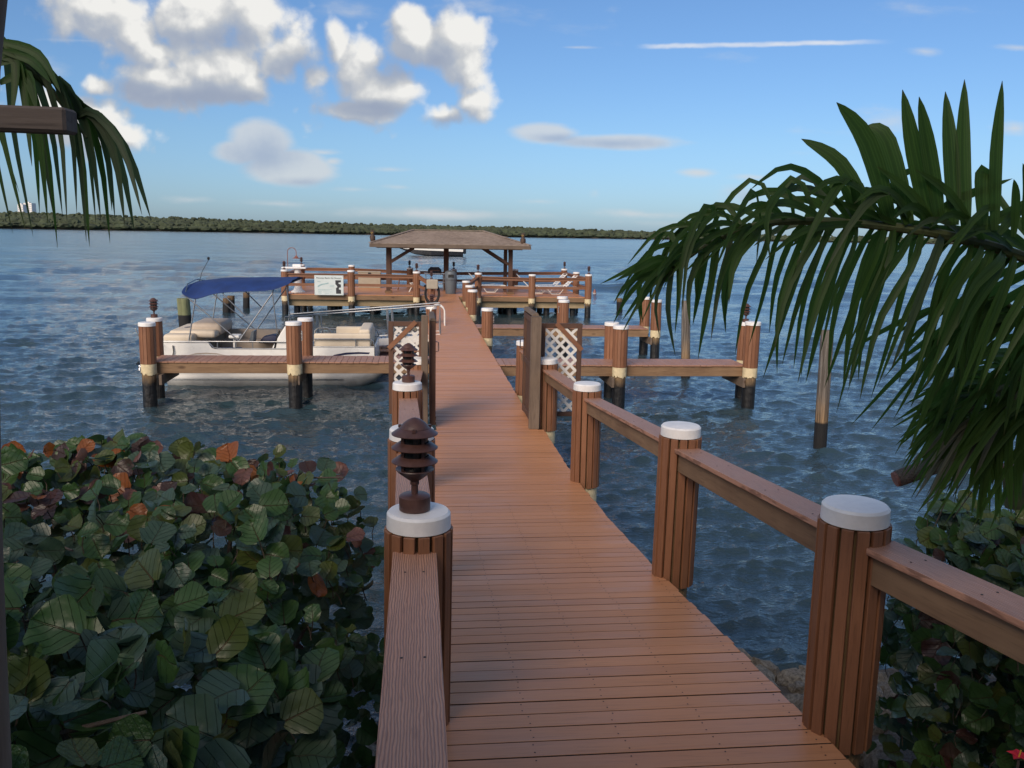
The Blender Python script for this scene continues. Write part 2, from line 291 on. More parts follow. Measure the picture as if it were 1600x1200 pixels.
def palm_mat(name, c1, c2):
    m, k, b = _base(name); v, r = objvec(k); n = k.noise(v, 4, 4)
    c = k.mix(k.mapr(n, 0.3, 0.7), c1, c2); c = k.mix(k.math('MULTIPLY', r, 0.5), c, tuple(x*0.6 for x in c1))
    if name.startswith('palm'):
        su = k.new('ShaderNodeSeparateXYZ'); k.put(su.inputs[0], k.new('ShaderNodeTexCoord').outputs['UV'])
        pl = k.mapr(k.math('ABSOLUTE', k.math('SUBTRACT', k.math('FRACT', k.math('MULTIPLY', su.outputs[0], 7.0)), 0.5)), 0.0, 0.28, 1, 0)
        c = k.mix(k.math('MULTIPLY', pl, 0.45), c, tuple(x*2.0 for x in c2)); rib = k.mapr(k.math('ABSOLUTE', k.math('SUBTRACT', su.outputs[0], 0.5)), 0.02, 0.07, 1, 0)
        c = k.mix(k.math('MULTIPLY', rib, 0.6), c, tuple(x*0.4 for x in c1)); tip = k.mapr(su.outputs[1], 0.9, 1.0, 0, 0.8); c = k.mix(tip, c, (0.05, 0.03, 0.015))
    k.put(b.inputs['Base Color'], c); b.inputs['Roughness'].default_value = 0.5; b.inputs['Specular IOR Level'].default_value = 0.28
    tr_ = k.new('ShaderNodeBsdfTranslucent'); k.put(tr_.inputs[0], k.mix(0.5, c, tuple(x*3.2 for x in c2)))
    mx = k.new('ShaderNodeMixShader'); mx.inputs[0].default_value = 0.5
    o = m.node_tree.nodes['Material Output']; k.l.new(b.outputs[0], mx.inputs[1]); k.l.new(tr_.outputs[0], mx.inputs[2]); k.l.new(mx.outputs[0], o.inputs[0]); return m
M['palm'] = palm_mat('palm_leaflet', (0.024,0.058,0.012), (0.043,0.088,0.016))
M['palm2'] = palm_mat('palm_leaflet_dusty', (0.034,0.056,0.026), (0.055,0.082,0.032))
M['palm3'] = palm_mat('palm_leaflet_dry', (0.075,0.085,0.062), (0.12,0.125,0.09))
M['rachis'] = plain('palm_rachis', (0.07,0.085,0.03), 0.7, var=0.4, scale=20)
M['trunk'] = plain('palm_trunk', (0.13,0.10,0.075), 0.9, var=0.4, scale=14, bmp=0.02)
M['fibre'] = plain('palm_fibre', (0.12,0.095,0.065), 0.95, var=0.4, scale=30)
M['stem'] = plain('bush_stem', (0.10,0.075,0.055), 0.85, var=0.35, scale=18, bmp=0.006)
M['mangrove'] = plain('mangrove_canopy', (0.050,0.064,0.033), 0.9, var=0.5, scale=0.12)
# ------------------------------------------------------------------ mesh helpers
class MB:
    def __init__(s): s.v = []; s.f = []
    def add(s, vs, fs):
        o = len(s.v); s.v += [tuple(x) for x in vs]; s.f += [tuple(i+o for i in f) for f in fs]; return s
    def box(s, x0, x1, y0, y1, z0, z1):
        return s.add([(x0,y0,z0),(x1,y0,z0),(x1,y1,z0),(x0,y1,z0),(x0,y0,z1),(x1,y0,z1),(x1,y1,z1),(x0,y1,z1)],
                     [(3,2,1,0),(4,5,6,7),(0,1,5,4),(1,2,6,5),(2,3,7,6),(3,0,4,7)])
    def beam(s, p, q, w_, h, up=(0,0,1)):
        p, q = Vector(p), Vector(q); d = (q-p).normalized(); u = Vector(up)
        if abs(d.dot(u)) > 0.98: u = Vector((0,1,0))
        sd_ = d.cross(u).normalized(); u = sd_.cross(d); a, b_ = sd_*w_/2, u*h/2
        return s.add([p-a-b_,p+a-b_,p+a+b_,p-a+b_,q-a-b_,q+a-b_,q+a+b_,q-a+b_], [(0,1,2,3),(7,6,5,4),(0,4,5,1),(1,5,6,2),(2,6,7,3),(3,7,4,0)])
    def tube(s, pts, r, n=8, cap=True):
        pts = [Vector(p) for p in pts]; m = len(pts); rr = r if isinstance(r, (list, tuple)) else [r]*m
        vs = []; u = None
        for i, p in enumerate(pts):
            d = (pts[min(i+1, m-1)] - pts[max(i-1, 0)]).normalized()
            if u is None: u = d.orthogonal().normalized()
            else:
                u = (u - d*u.dot(d)); u = u.normalized() if u.length > 1e-6 else d.orthogonal().normalized()
            b_ = d.cross(u)
            vs += [p + (u*math.cos(2*math.pi*j/n) + b_*math.sin(2*math.pi*j/n))*rr[i] for j in range(n)]
        fs = [(i*n+j, i*n+(j+1) % n, (i+1)*n+(j+1) % n, (i+1)*n+j) for i in range(m-1) for j in range(n)]
        if cap: fs += [tuple(reversed(range(n))), tuple((m-1)*n+j for j in range(n))]
        return s.add(vs, fs)
    def lathe(s, prof, n=24, c=(0,0,0)):
        vs = []; fs = []; m = len(prof)
        for (r, z) in prof: vs += [(c[0]+r*math.cos(2*math.pi*j/n), c[1]+r*math.sin(2*math.pi*j/n), c[2]+z) for j in range(n)]
        fs = [(i*n+j, i*n+(j+1) % n, (i+1)*n+(j+1) % n, (i+1)*n+j) for i in range(m-1) for j in range(n)]
        fs += [tuple(reversed(range(n))), tuple((m-1)*n+j for j in range(n))]
        return s.add(vs, fs)
    def prism(s, poly, y0, y1):          # polygon in x-z swept along y
        n = len(poly); vs = [(x, y0, z) for x, z in poly] + [(x, y1, z) for x, z in poly]
        return s.add(vs, [tuple(range(n)), tuple(reversed(range(n, 2*n)))] + [(i, n+i, n+(i+1) % n, (i+1) % n) for i in range(n)])
    def mesh(s, name, mat=None, smooth=False, bev=0.0, seg=1):
        me = bpy.data.meshes.new(name); me.from_pydata(s.v, [], s.f)
        bm = bmesh.new(); bm.from_mesh(me)
        if bev: bmesh.ops.bevel(bm, geom=list(bm.edges), offset=bev, segments=seg, affect='EDGES', profile=0.6)
        bmesh.ops.recalc_face_normals(bm, faces=bm.faces); bm.to_mesh(me); bm.free()
        if smooth:
            me.polygons.foreach_set('use_smooth', [True]*len(me.polygons))
            if smooth != 'all': me.set_sharp_from_angle(angle=R(38))
        if mat: me.materials.append(mat)
        return me
    def build(s, name, mat, parent=None, smooth=False, bev=0.0, seg=1, kind=None, label=None):
        o = bpy.data.objects.new(name, s.mesh(name, mat, smooth, bev, seg)); C.objects.link(o)
        if parent is not None: o.parent = parent
        if kind: o['kind'] = kind
        if label: o['label'] = label
        return o
def part(name, me, parent, loc=(0,0,0), rot=(0,0,0), scale=(1,1,1)):
    o = bpy.data.objects.new(name, me); C.objects.link(o); o.parent = parent; o.location = loc; o.rotation_euler = rot; o.scale = scale; return o
def thing(name, label, cat, t, s, z, group=None, rz=0.0, dock=True):
    o = bpy.data.objects.new(name, None); C.objects.link(o); o.empty_display_size = 0.1
    o.location = W(t, s, z) if dock else Vector((t, s, z)); o.rotation_euler = (0, 0, (PHI if dock else 0) + rz)
    o['label'] = label; o['category'] = cat
    if group: o['group'] = group
    return o
def copy_thing(src, label, loc, rz=None, scale=None):
    c = src.copy(); C.objects.link(c); c.location = loc; c['label'] = label
    if rz is not None: c.rotation_euler = (0, 0, rz)
    if scale: c.scale = (scale,)*3
    for ch in src.children:
        k = ch.copy(); C.objects.link(k); k.parent = c
        for g in ch.children:
            q = g.copy(); C.objects.link(q); q.parent = k
    return c
def struct(o, label=None):
    o['kind'] = 'structure'
    if label: o['label'] = label
    return o
def text_mesh(txt, size, mat, depth=0.002):
    cu = bpy.data.curves.new('lettering', 'FONT'); cu.body = txt; cu.size = size; cu.extrude = depth; cu.align_x = 'CENTER'
    o = bpy.data.objects.new('lettering', cu); C.objects.link(o)
    me = bpy.data.meshes.new_from_object(o.evaluated_get(bpy.context.evaluated_depsgraph_get()))
    bpy.data.objects.remove(o); me.materials.clear(); me.materials.append(mat); return me

# ------------------------------------------------------------------ water
def water():
    ys = [2.5]
    while ys[-1] < 700:
        y = ys[-1]; ys.append(y + max(0.030, y*y/(CAMZ*860)*0.85))
    ys = np.array(ys); ncol = 500
    fx = np.linspace(-1, 1, ncol)
    Y = np.repeat(ys[:, None], ncol, 1); X = fx[None, :]*(0.74*ys[:, None] + 5.0)
    dy = np.gradient(ys)[:, None]; dx = (2*(0.74*ys + 5.0)/ncol)[:, None]
    Z = np.zeros_like(X); X0, Y0 = X.copy(), Y.copy()
    for i in range(130):
        lam = 0.16*(1.6/0.16)**(rng.random()**1.15); th = R(-72) + rng.normal(0, R(48)); kx, ky = math.cos(th)*2*math.pi/lam, math.sin(th)*2*math.pi/lam
        amp = 0.0080*lam**0.80*rng.uniform(0.5, 1.3)
        att = np.clip(1.6 - np.maximum(np.maximum(dy*abs(math.sin(th)), dx*abs(math.cos(th))), dy*.4)*2.2/lam, 0, 1)
        ph = kx*X0 + ky*Y0 + rng.uniform(0, 6.28)
        grp_ = 0.55 + 0.45*np.sin(X0*rng.uniform(.1, .35) + Y0*rng.uniform(.1, .35) + rng.uniform(0, 6.28))
        a = amp*att*grp_
        Z += a*np.sin(ph); q = 1.25
        X += q*a*math.cos(th)*np.cos(ph); Y += q*a*math.sin(th)*np.cos(ph)
    for i in range(40):
        lam = 1.5*(10/1.5)**rng.random(); th = R(-80) + rng.normal(0, R(36)); kx, ky = math.cos(th)*2*math.pi/lam, math.sin(th)*2*math.pi/lam
        att = np.clip(1.6 - np.maximum(dy*abs(math.sin(th)), dx*abs(math.cos(th)))*2.0/lam, 0, 1)
        gr = np.clip(np.sin(X0*rng.uniform(.02, .07)*rng.choice((-1, 1)) + Y0*rng.uniform(.02, .08) + rng.uniform(0, 6.28)) + .3, 0, 1)
        Z += rng.uniform(.5, 1.4)*0.0075*lam*att*gr*np.clip((Y0-22)/45, 0, 1)*np.sin(kx*X0 + ky*Y0 + rng.uniform(0, 6.28))
    n = len(ys)
    vs = np.stack([X, Y, Z], -1).reshape(-1, 3)
    idx = np.arange(n*ncol).reshape(n, ncol)
    fs = np.stack([idx[:-1, :-1], idx[:-1, 1:], idx[1:, 1:], idx[1:, :-1]], -1).reshape(-1, 4)
    base = len(vs)
    extra = np.array([(-4000,-300,-0.16),(4000,-300,-0.16),(4000,4500,-0.16),(-4000,4500,-0.16)], float)
    vs = np.concatenate([vs, extra]); fs = np.concatenate([fs, [[base, base+1, base+2, base+3]]])
    me = bpy.data.meshes.new('water'); me.vertices.add(len(vs)); me.vertices.foreach_set('co', vs.ravel())
    me.loops.add(len(fs)*4); me.polygons.add(len(fs)); me.loops.foreach_set('vertex_index', fs.ravel().astype(np.int32))
    me.polygons.foreach_set('loop_start', np.arange(0, len(fs)*4, 4, dtype=np.int32)); me.update(calc_edges=True)
    me.polygons.foreach_set('use_smooth', np.ones(len(fs), bool)); me.validate()
    m, k, b = _base('bay_water'); g = k.new('ShaderNodeNewGeometry').outputs['Position']
    gv = k.vmath('MULTIPLY', g, (1, 1, 0))
    dist = k.vmath('LENGTH', gv)
    n1 = k.noise(k.vmath('MULTIPLY', gv, (0.55, 1, 1)), 5.5, 5, 0.6, 0.4)
    n2 = k.noise(k.vmath('MULTIPLY', gv, (0.15, 1, 1)), 0.9, 5, 0.6, 0.3)
    n3 = k.noise(k.vmath('MULTIPLY', gv, (0.4, 1, 1)), 17, 3, 0.6, 0.3)
    n4 = k.noise(k.vmath('MULTIPLY', gv, (0.22, 1, 1)), 0.11, 9, 0.72, 0.3)
    h = k.math('ADD', k.math('MULTIPLY', n1, k.mapr(dist, 6, 110, 0.054, 0.0)), k.math('MULTIPLY', n2, k.mapr(dist, 12, 80, 0.03, 0.03)))
    h = k.math('ADD', h, k.math('MULTIPLY', n3, k.mapr(dist, 8, 45, 0.022, 0.003)))
    h = k.math('ADD', h, k.math('MULTIPLY', n4, k.mapr(dist, 25, 110, 0.0, 0.42)))
    bump(k, b, h, 1.0, 1.0)
    k.put(b.inputs['Base Color'], k.mix(k.mapr(k.noise(gv, 0.06, 3), 0.35, 0.65), (0.024,0.050,0.062), (0.036,0.066,0.082)))
    k.put(b.inputs['Roughness'], k.math('MULTIPLY', k.mapr(dist, 20, 140, 0.02, 0.14), k.mapr(n4, 0.35, 0.65, 0.6, 1.3))); b.inputs['IOR'].default_value = 1.5
    me.materials.append(m)
    o = bpy.data.objects.new('water', me); C.objects.link(o); struct(o, 'rippled blue bay water')
water()
# ------------------------------------------------------------------ shore bank under the photographer
def bank_z(x, y):
    t, s = TS(Vector((x, y, 0))).xy
    edge = 6.2 + 0.4*mnoise.noise(Vector((x*0.5, 3.1, 0))) + max(0, min(1, (t-.5)/1.5))*1.0
    z = 1.25 - max(0, s-1.5)/(edge-1.5)*1.25 if s < edge else -(s-edge)*0.35
    return z + 0.12*mnoise.noise(Vector((x*1.3, y*1.3, 0))) + 0.05*mnoise.noise(Vector((x*4, y*4, 2)))
def bank():
    b = MB(); nx, ny = 110, 60; xs = np.linspace(-12, 12, nx); ys = np.linspace(-8, 10, ny)
    for y in ys:
        for x in xs: b.v.append((x, y, bank_z(x, y)))
    b.f = [(j*nx+i, j*nx+i+1, (j+1)*nx+i+1, (j+1)*nx+i) for j in range(ny-1) for i in range(nx-1)]
    struct(b.build('ground', M['soil'], None, 'all'), 'dark earth bank sloping down to the water')
bank()
ROCKS = []
for i in range(5):
    bm = bmesh.new(); bmesh.ops.create_icosphere(bm, subdivisions=2, radius=1)
    for v in bm.verts:
        d = v.co.normalized(); q = d*1.3 + Vector((i*9.1, 0, 0))
        f = 1 + 0.45*mnoise.noise(q) + 0.2*mnoise.noise(q*2.7)
        v.co = Vector((round(d.x*f*2.4)/2.4*0.5 + d.x*f*0.5, d.y*f*0.8, (round(d.z*f*2)/2*0.4 + d.z*f*0.6)*0.65))
    me = bpy.data.meshes.new('rock'); bm.to_mesh(me); bm.free(); me.materials.append(M['rock']); ROCKS.append(me)
def rocks():
    k = 0
    spots = []
    while len(spots) < 150:
        side = random.random()
        if side < 0.72: t, s = random.uniform(1.8, 4.2), random.uniform(2.6, 7.3)
        else: t, s = random.uniform(-1.6, 0.0), random.uniform(3.0, 6.6)
        sz = random.uniform(0.07, 0.20)
        if all((t-a)**2 + (s-b)**2 > (0.6*(sz+c))**2 for a, b, c in spots): spots.append((t, s, sz))
    for (t, s, sz) in spots:
        p = W(t, s); o = bpy.data.objects.new('rock', random.choice(ROCKS)); C.objects.link(o)
        o.location = (p.x, p.y, bank_z(p.x, p.y) + sz*0.25); o.scale = (sz, sz*random.uniform(.8, 1.2), sz); o.rotation_euler = (random.uniform(-.4, .4), random.uniform(-.4, .4), random.uniform(0, 6.3))
        o['category'] = 'rock'; o['group'] = 'riprap rocks on the bank'
        size = 'large' if sz > .155 else 'medium' if sz > .11 else 'small'
        where = ('left of the boardwalk' if t < 1 else 'beside the nearest right post' if s < 5.0 and t < 2.8 else 'by the water right of the planks' if t < 2.9 else 'under the right sea grape bush')
        o['label'] = size + ' pale limestone riprap rock on the bank ' + where
rocks()
# ------------------------------------------------------------------ boardwalk
EDGE_R, EDGE_L, FAR_R, FAR_L = 1.93, 0.03, 1.83, 0.27
_PS = [(-3,2.20),(2.0,2.24),(3.5,2.33),(4.4,2.43),(5.06,2.50),(6.4,2.68),(8.3,2.86),(10.3,2.985),(11.5,3.0),(99,3.0)]
def deck_z(s):
    for (a, h1), (b, h2) in zip(_PS, _PS[1:]):
        if s <= b: return CAMZ - (h1 + (h2-h1)*(s-a)/(b-a))
    return 1.0
def sheared_deck_z(s): return (deck_z(s-0.35)+deck_z(s)*2+deck_z(s+0.35))/4
walk = thing('boardwalk', 'long reddish brown plank boardwalk leading out to the pavilion deck', 'boardwalk', 0, 0, 0)
walk['kind'] = 'structure'; del walk['category']
PW, PG = 0.140, 0.009
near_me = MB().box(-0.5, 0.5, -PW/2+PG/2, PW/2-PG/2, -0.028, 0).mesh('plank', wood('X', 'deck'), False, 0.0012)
s = 0.35; screws = MB(); far = MB()
near_me.materials.append(plain('plank_gap_shade', (0.045,0.026,0.018), 0.9))  # near-black plank sides: shade of the gaps painted into the colour
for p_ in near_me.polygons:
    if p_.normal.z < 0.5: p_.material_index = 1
GATE_S = 12.95
while s < 41.0:
    wide = s < GATE_S
    l, r = (EDGE_L, EDGE_R) if wide else (FAR_L, FAR_R)
    jl, jr = random.uniform(-.008, .008), random.uniform(-.008, .008)
    z = sheared_deck_z(s); dz = (sheared_deck_z(s+.05)-sheared_deck_z(s-.05))/.1
    if s < 24:
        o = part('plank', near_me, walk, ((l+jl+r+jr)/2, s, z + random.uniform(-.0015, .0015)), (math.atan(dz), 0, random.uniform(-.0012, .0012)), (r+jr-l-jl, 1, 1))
    else: far.box(l+jl, r+jr, s-PW/2+PG/2, s+PW/2-PG/2, z-0.028, z+random.uniform(-.001, .001))
    if s < 9:
        for jt in (l+.07, l+.5, l+.93, l+1.36, r-.07):
            for ds in (-.035, .035):
                sz_ = z + ds*dz + 0.0022; x = jt+random.uniform(-.012, .012)
                screws.add([(x+.0045*math.cos(a), s+ds+.0045*math.sin(a), sz_) for a in [0, 1.05, 2.09, 3.14, 4.19, 5.24]], [(0,1,2,3,4,5)])
    s += PW
far.build('planking', wood('X', 'deck'), walk, kind='stuff'); screws.build('screw_heads', M['black'], walk, kind='stuff')
ss = [0.3 + i*0.5 for i in range(26)]
for tt in (EDGE_L+.03, 0.95, EDGE_R-.03):
    b = MB()
    for a, c in zip(ss, ss[1:]): b.beam((tt, a, sheared_deck_z(a)-.155), (tt, c, sheared_deck_z(c)-.155), .04, .235)
    b.build('stringer', wood('Y', 'beam'), walk)
for tt in (FAR_L+.03, 1.1, FAR_R-.03): MB().box(tt-.02, tt+.02, 13.0, 41, .735, .97).build('stringer', wood('Y', 'beam'), walk)
# ------------------------------------------------------------------ posts, lamps, rails
_pm = {}
def post_meshes(D, zc, zb, z0, split):
    key = (round(D, 3), round(zc-z0, 2), round(zb-z0, 2), split)
    if key in _pm: return _pm[key]
    r = D/2; h = zc-z0; hb = zb-z0; n = 14; rb = r-.012
    cap = MB().lathe([(0.001,h),(r*.55,h-.001),(r*.93,h-.006),(r*1.0,h-.018),(r*1.015,h-.085),(r*.97,h-.085),(r*.97,h-.055),(0.001,h-.055)][::-1], 36).mesh('cap', M['white'], True)
    pil = MB().lathe([(rb-.02,-1.5),(rb-.018,0.3),(rb-.022,h-.06)], 20).mesh('piling', M['pile'], True)
    bw = 2*math.pi*rb/n - .009
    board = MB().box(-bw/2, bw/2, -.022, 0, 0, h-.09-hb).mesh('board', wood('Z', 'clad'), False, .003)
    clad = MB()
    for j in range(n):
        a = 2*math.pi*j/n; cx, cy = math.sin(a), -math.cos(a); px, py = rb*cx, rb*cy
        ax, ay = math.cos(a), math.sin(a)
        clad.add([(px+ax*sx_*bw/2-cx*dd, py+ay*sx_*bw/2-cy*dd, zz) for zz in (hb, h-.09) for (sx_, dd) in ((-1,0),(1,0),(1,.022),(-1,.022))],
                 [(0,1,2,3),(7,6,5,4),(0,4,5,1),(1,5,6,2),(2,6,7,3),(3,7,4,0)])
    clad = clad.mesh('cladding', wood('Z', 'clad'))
    col = MB().lathe([(rb-.004, hb-.26),(rb-.001,hb-.25),(rb-.001,hb-.004),(rb-.004,hb-.003)], 24)
    for i_, v_ in enumerate(col.v):
        if v_[2] < hb-.2: col.v[i_] = (v_[0], v_[1], v_[2] + random.uniform(0, .07))
    _pm[key] = (cap, pil, board, clad, col.mesh('collar', M['cream'], True), n, rb); return _pm[key]
def post(t, s, zc, D, zb, label, group, split=False, collar=True, cleat=None, z0=0.0):
    o = thing('dock_post', label, 'post', t, s, z0, group); hsh = math.sin(t*12.9+s*78.2)*43758.5; hsh -= math.floor(hsh); o.rotation_euler = ((hsh-.5)*.018, (hsh*7 % 1-.5)*.018, PHI + hsh*.4)
    cap, pil, board, clad, col, n, rb = post_meshes(D, zc, zb, z0, split)
    part('piling', pil, o); part('cap', cap, o)
    if split:
        for j in range(n):
            a = 2*math.pi*j/n; part('board', board, o, (rb*math.sin(a), -rb*math.cos(a), zb-z0), (random.uniform(-.002, .002), 0, a))
    else: part('cladding', clad, o)
    if collar: part('collar', col, o)
    if cleat is not None:
        h = zc-z0-.32; c = Vector((math.sin(cleat), -math.cos(cleat), 0)); p0 = c*(rb+.03)
        b = MB().tube([p0+Vector((0,0,h-.11)), p0+Vector((0,0,h+.11))], .013, 8)
        for q in (-.04, .04): b.tube([c*(rb-.005)+Vector((0,0,h+q)), p0+Vector((0,0,h+q))], .012, 8)
        b.build('cleat', M['steel'], o, True)
    return o
# pagoda lamp
def lamp(t, s, z, label, k=1.0, first=[None]):
    if s > 25: k *= .88
    if first[0] is not None:
        return copy_thing(first[0], label, W(t, s, z), scale=k)
    o = thing('path_lamp', label, 'lamp', t, s, z, 'brown pagoda lamps on the posts')
    MB().lathe([(.070,0),(.073,.002),(.073,.066),(.066,.072),(.02,.078)], 24).build('base', M['bronze'], o, True)
    MB().lathe([(.016,.07),(.016,.120),(.021,.123),(.021,.142),(.03,.146),(.074,.180),(.090,.196),(.088,.200),(.07,.196)], 28).build('stem', M['bronze'], o, True)
    MB().lathe([(.060,.190),(.060,.375)], 20).build('lens', M['lens'], o, True)
    for a in range(4): MB().beam((.067*math.cos(a*1.571+.6), .067*math.sin(a*1.571+.6), .19), (.067*math.cos(a*1.571+.6), .067*math.sin(a*1.571+.6), .375), .014, .008).build('bracket', M['bronze'], o)
    for q in (.232, .298, .364):
        MB().lathe([(.107,q),(.108,q+.003),(.088,q+.017),(.072,q+.028),(.066,q+.029),(.068,q+.021),(.086,q+.011),(.104,q)], 32).build('louver', M['bronze'], o, True)
    MB().lathe([(.069,.388),(.070,.394),(.066,.398),(.064,.402),(.052,.416),(.032,.431),(.012,.440),(.002,.442)], 28).build('dome', M['bronze'], o, True)
    for a in range(3): MB().box(-.009, .009, -.008, .008, 0, .014).build('clip', M['bronze'], o).matrix_local = Matrix.Rotation(a*2.09+.5, 4, 'Z') @ Matrix.Translation((.076, 0, .386))
    first[0] = o; o.scale = (k,)*3; return o
NEARG, PIERG, PLATG = 'railing posts along the ramp', 'mooring posts on the side piers', 'corner and rail posts of the far deck'
R_ = [(2.05,3.67,2.79,.302), (2.02,6.35,2.56,.307), (2.02,9.98,2.25,.33)]
L_ = [(-.02,3.90,2.71,.300), (-.06,6.15,2.59,.323), (-.12,9.63,2.32,.33)]
RL = ['large white capped post at the right edge of the ramp beside the rocks', 'second white capped post from the camera on the right side of the ramp', 'third white capped post on the right side of the ramp, next before the gate post']
LL = ['nearest left ramp post, white cap carrying a brown pagoda lamp', 'left ramp post whose white cap shows behind the nearest pagoda lamp', 'left ramp post just before the lattice gate with a lamp on its cap']
for (t, s, zc, D), lb in zip(R_, RL): post(t, s, zc, D, deck_z(s)-.06, lb, NEARG, True, s > 9)
for (t, s, zc, D), lb in zip(L_, LL): post(t, s, zc, D, deck_z(s)-.06, lb, NEARG, True, s > 9)
g4 = ats(855.5, 559, 13.2); post(g4.x, 13.2, g4.z, .34, .93, 'white capped post standing against the right gate post', NEARG, True)
h4 = ats(651, 559, 13.2); post(h4.x, 13.2, h4.z, .34, .93, 'white capped post standing against the left gate post', NEARG)
p5 = ats(811, 532, 16.2); post(2.0, 16.2, p5.z, .34, .93, 'white capped post just beyond the open right gate leaf', NEARG)
lamp(-.02, 3.90, 2.711, 'large pagoda lamp on the nearest left post', 1.0)
lamp(-.12, 9.63, 2.321, 'pagoda lamp on the left post in front of the lattice gate')
def rail(t0, s0, z0, t1, s1, z1, label):
    o = thing('handrail', label, 'handrail', t0, s0, z0, 'handrails of the ramp')
    q = Vector((t1-t0, s1-s0, z1-z0)); d = q.normalized()
    L = q.length; ang = math.atan2(q.x, q.y); el = math.asin(d.z)
    me = MB().box(-.10, .10, 0, L, -.032, 0).mesh('rail_board', wood('Y', 'rail'), False, .004, 2)
    part('rail_board', me, o, (0,0,0), (el, 0, -ang))
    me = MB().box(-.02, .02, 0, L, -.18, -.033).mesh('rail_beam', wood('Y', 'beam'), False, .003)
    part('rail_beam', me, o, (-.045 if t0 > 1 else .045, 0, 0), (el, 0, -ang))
    b = MB()
    for y in (.3, L*.36, L*.68, L-.25):
        for x in (-.04, .04): b.lathe([(.0055,0),(.005,.0015)], 8, (x, y, 0))
    part('screw_heads', b.mesh('screw_heads', M['black']), o, (0,0,0), (el, 0, -ang))['kind'] = 'stuff'
rz = lambda p: p[2]-.165
a = R_[0]; b0 = atz(1600, 985, 2.62); b0 = TS(b0)
rail(b0.x+.35, b0.y-1.0, 2.66, a[0]+.05, a[1]-.10, rz(a), 'handrail in the bottom right corner running off from the nearest right post')
LBL = ['right handrail between the two nearest right posts', 'right handrail between the second and third right posts', 'short right handrail between the third post and the gate']
pts = R_ + [(g4.x-.02,13.2,g4.z,.34)]
for (p, q, lb) in zip(pts, pts[1:], LBL): rail(p[0]+.02, p[1]+.10, rz(p), q[0]+.02, q[1]-.10, rz(q), lb)
rail(g4.x, 13.35, rz((0,0,g4.z)), 2.0, 16.1, p5.z-.165, 'right handrail beyond the gate, ending at the next post')
a = L_[0]; rail(a[0], 0.6, rz(a)+.02, a[0], a[1]-.11, rz(a), 'broad grooved handrail board in front of the camera, left of the planks')
pts = L_ + [(h4.x,13.2,h4.z,.34)]
for (p, q, lb) in zip(pts, pts[1:], ['left handrail behind the nearest pagoda lamp', 'left handrail leading to the second lamp post', 'left handrail between the second lamp post and the gate']): rail(p[0], p[1]+.11, rz(p), q[0], q[1]-.11, rz(q), lb)
# ------------------------------------------------------------------ gate: posts, lattice wings, open leaves
def lattice_panel(o, x0, x1, z0, z1, y, slat=.044, pitch=.118):
    fw = .075
    f = MB(); 
    for (a_, b_, c_, d_) in ((x0, x0+fw, z0, z1), (x1-fw, x1, z0, z1)): MB().box(a_, b_, y-.03, y+.03, c_, d_).build('frame_stile', wood('Z', 'dark'), o, bev=.004)
    for (c_, d_) in ((z0, z0+fw), (z1-fw, z1)): MB().box(x0+fw, x1-fw, y-.028, y+.028, c_, d_).build('frame_rail', wood('X', 'dark'), o, bev=.004)
    ax0, ax1, az0, az1 = x0+fw, x1-fw, z0+fw, z1-fw
    for sgn in (1, -1):
        c = -3.0
        while c < 4.0:
            pts_ = []                                   # line z = az0 + sgn*(x-ax0) + c, clipped to the opening
            xa, xb = ax0, ax1
            za, zb = az0 + c + (0 if sgn > 0 else 0), None
            f_ = lambda x: az0 + c + sgn*(x-ax0)
            lo, hi = ax0, ax1
            if sgn > 0: lo, hi = max(lo, ax0-c), min(hi, ax0+(az1-az0)-c)
            else: lo, hi = max(lo, ax0+c-(az1-az0)), min(hi, ax0+c)
            if hi-lo > .02:
                MB().beam((lo, y+.006*sgn, f_(lo)), (hi, y+.006*sgn, f_(hi)), .010, slat, up=(0,1,0)).build('slat', M['lattice'], o) if False else \
                MB().beam((lo, y+.007*sgn, f_(lo)), (hi, y+.007*sgn, f_(hi)), slat, .011, up=(0,1,0)).build('slat', M['lattice'], o)
            c += pitch*1.4142
def gate_side(sign, label_panel, label_leaf, u0, u1, vtop, vbot, side):
    a = ats(u0, vtop, GATE_S+.45); b = ats(u1, vbot, GATE_S+.45)
    x0, x1 = min(a.x, b.x), max(a.x, b.x)
    o = thing('lattice_panel', label_panel, 'lattice panel', x0, GATE_S+.45, b.z)
    lattice_panel(o, 0, x1-x0, 0, a.z-b.z, 0)
    H = a.z-b.z
    if side < 0: br = ((.0, H-.42), (.42, H-.0))
    else: br = ((x1-x0, H-.42), (x1-x0-.42, H))
    MB().beam((br[0][0], -.04, br[0][1]), (br[1][0], -.04, br[1][1]), .02, .07, up=(0,0,1)).build('corner_brace', wood('X', 'clad'), o)
gate_side(-1, 'lattice panel of white strips in a brown frame left of the boardwalk gate', '', 607, 662, 502, 646, -1)
gate_side(1, 'lattice panel of white strips in a brown frame right of the boardwalk gate', '', 845, 905, 505, 650, 1)
for (u0, u1, vt, lb) in ((659, 668, 494, 'grey timber gate post on the left side of the boardwalk'), (830, 846, 496, 'grey timber gate post on the right side of the boardwalk')):
    a, b = ats(u0, vt, GATE_S), ats(u1, vt, GATE_S); o = thing('gate_post', lb, 'post', (a.x+b.x)/2, GATE_S, 1.0, 'timber gate posts')
    hw = max(.05, (b.x-a.x)/2); MB().box(-hw, hw, -.05, .05, 0, a.z-1.0).build('post_timber', wood('Z', 'grey'), o, bev=.006)
    MB().box(-hw+.003, hw-.003, -.047, .047, a.z-1.0, a.z-.985).build('post_top', wood('X', 'grey'), o, bev=.004)
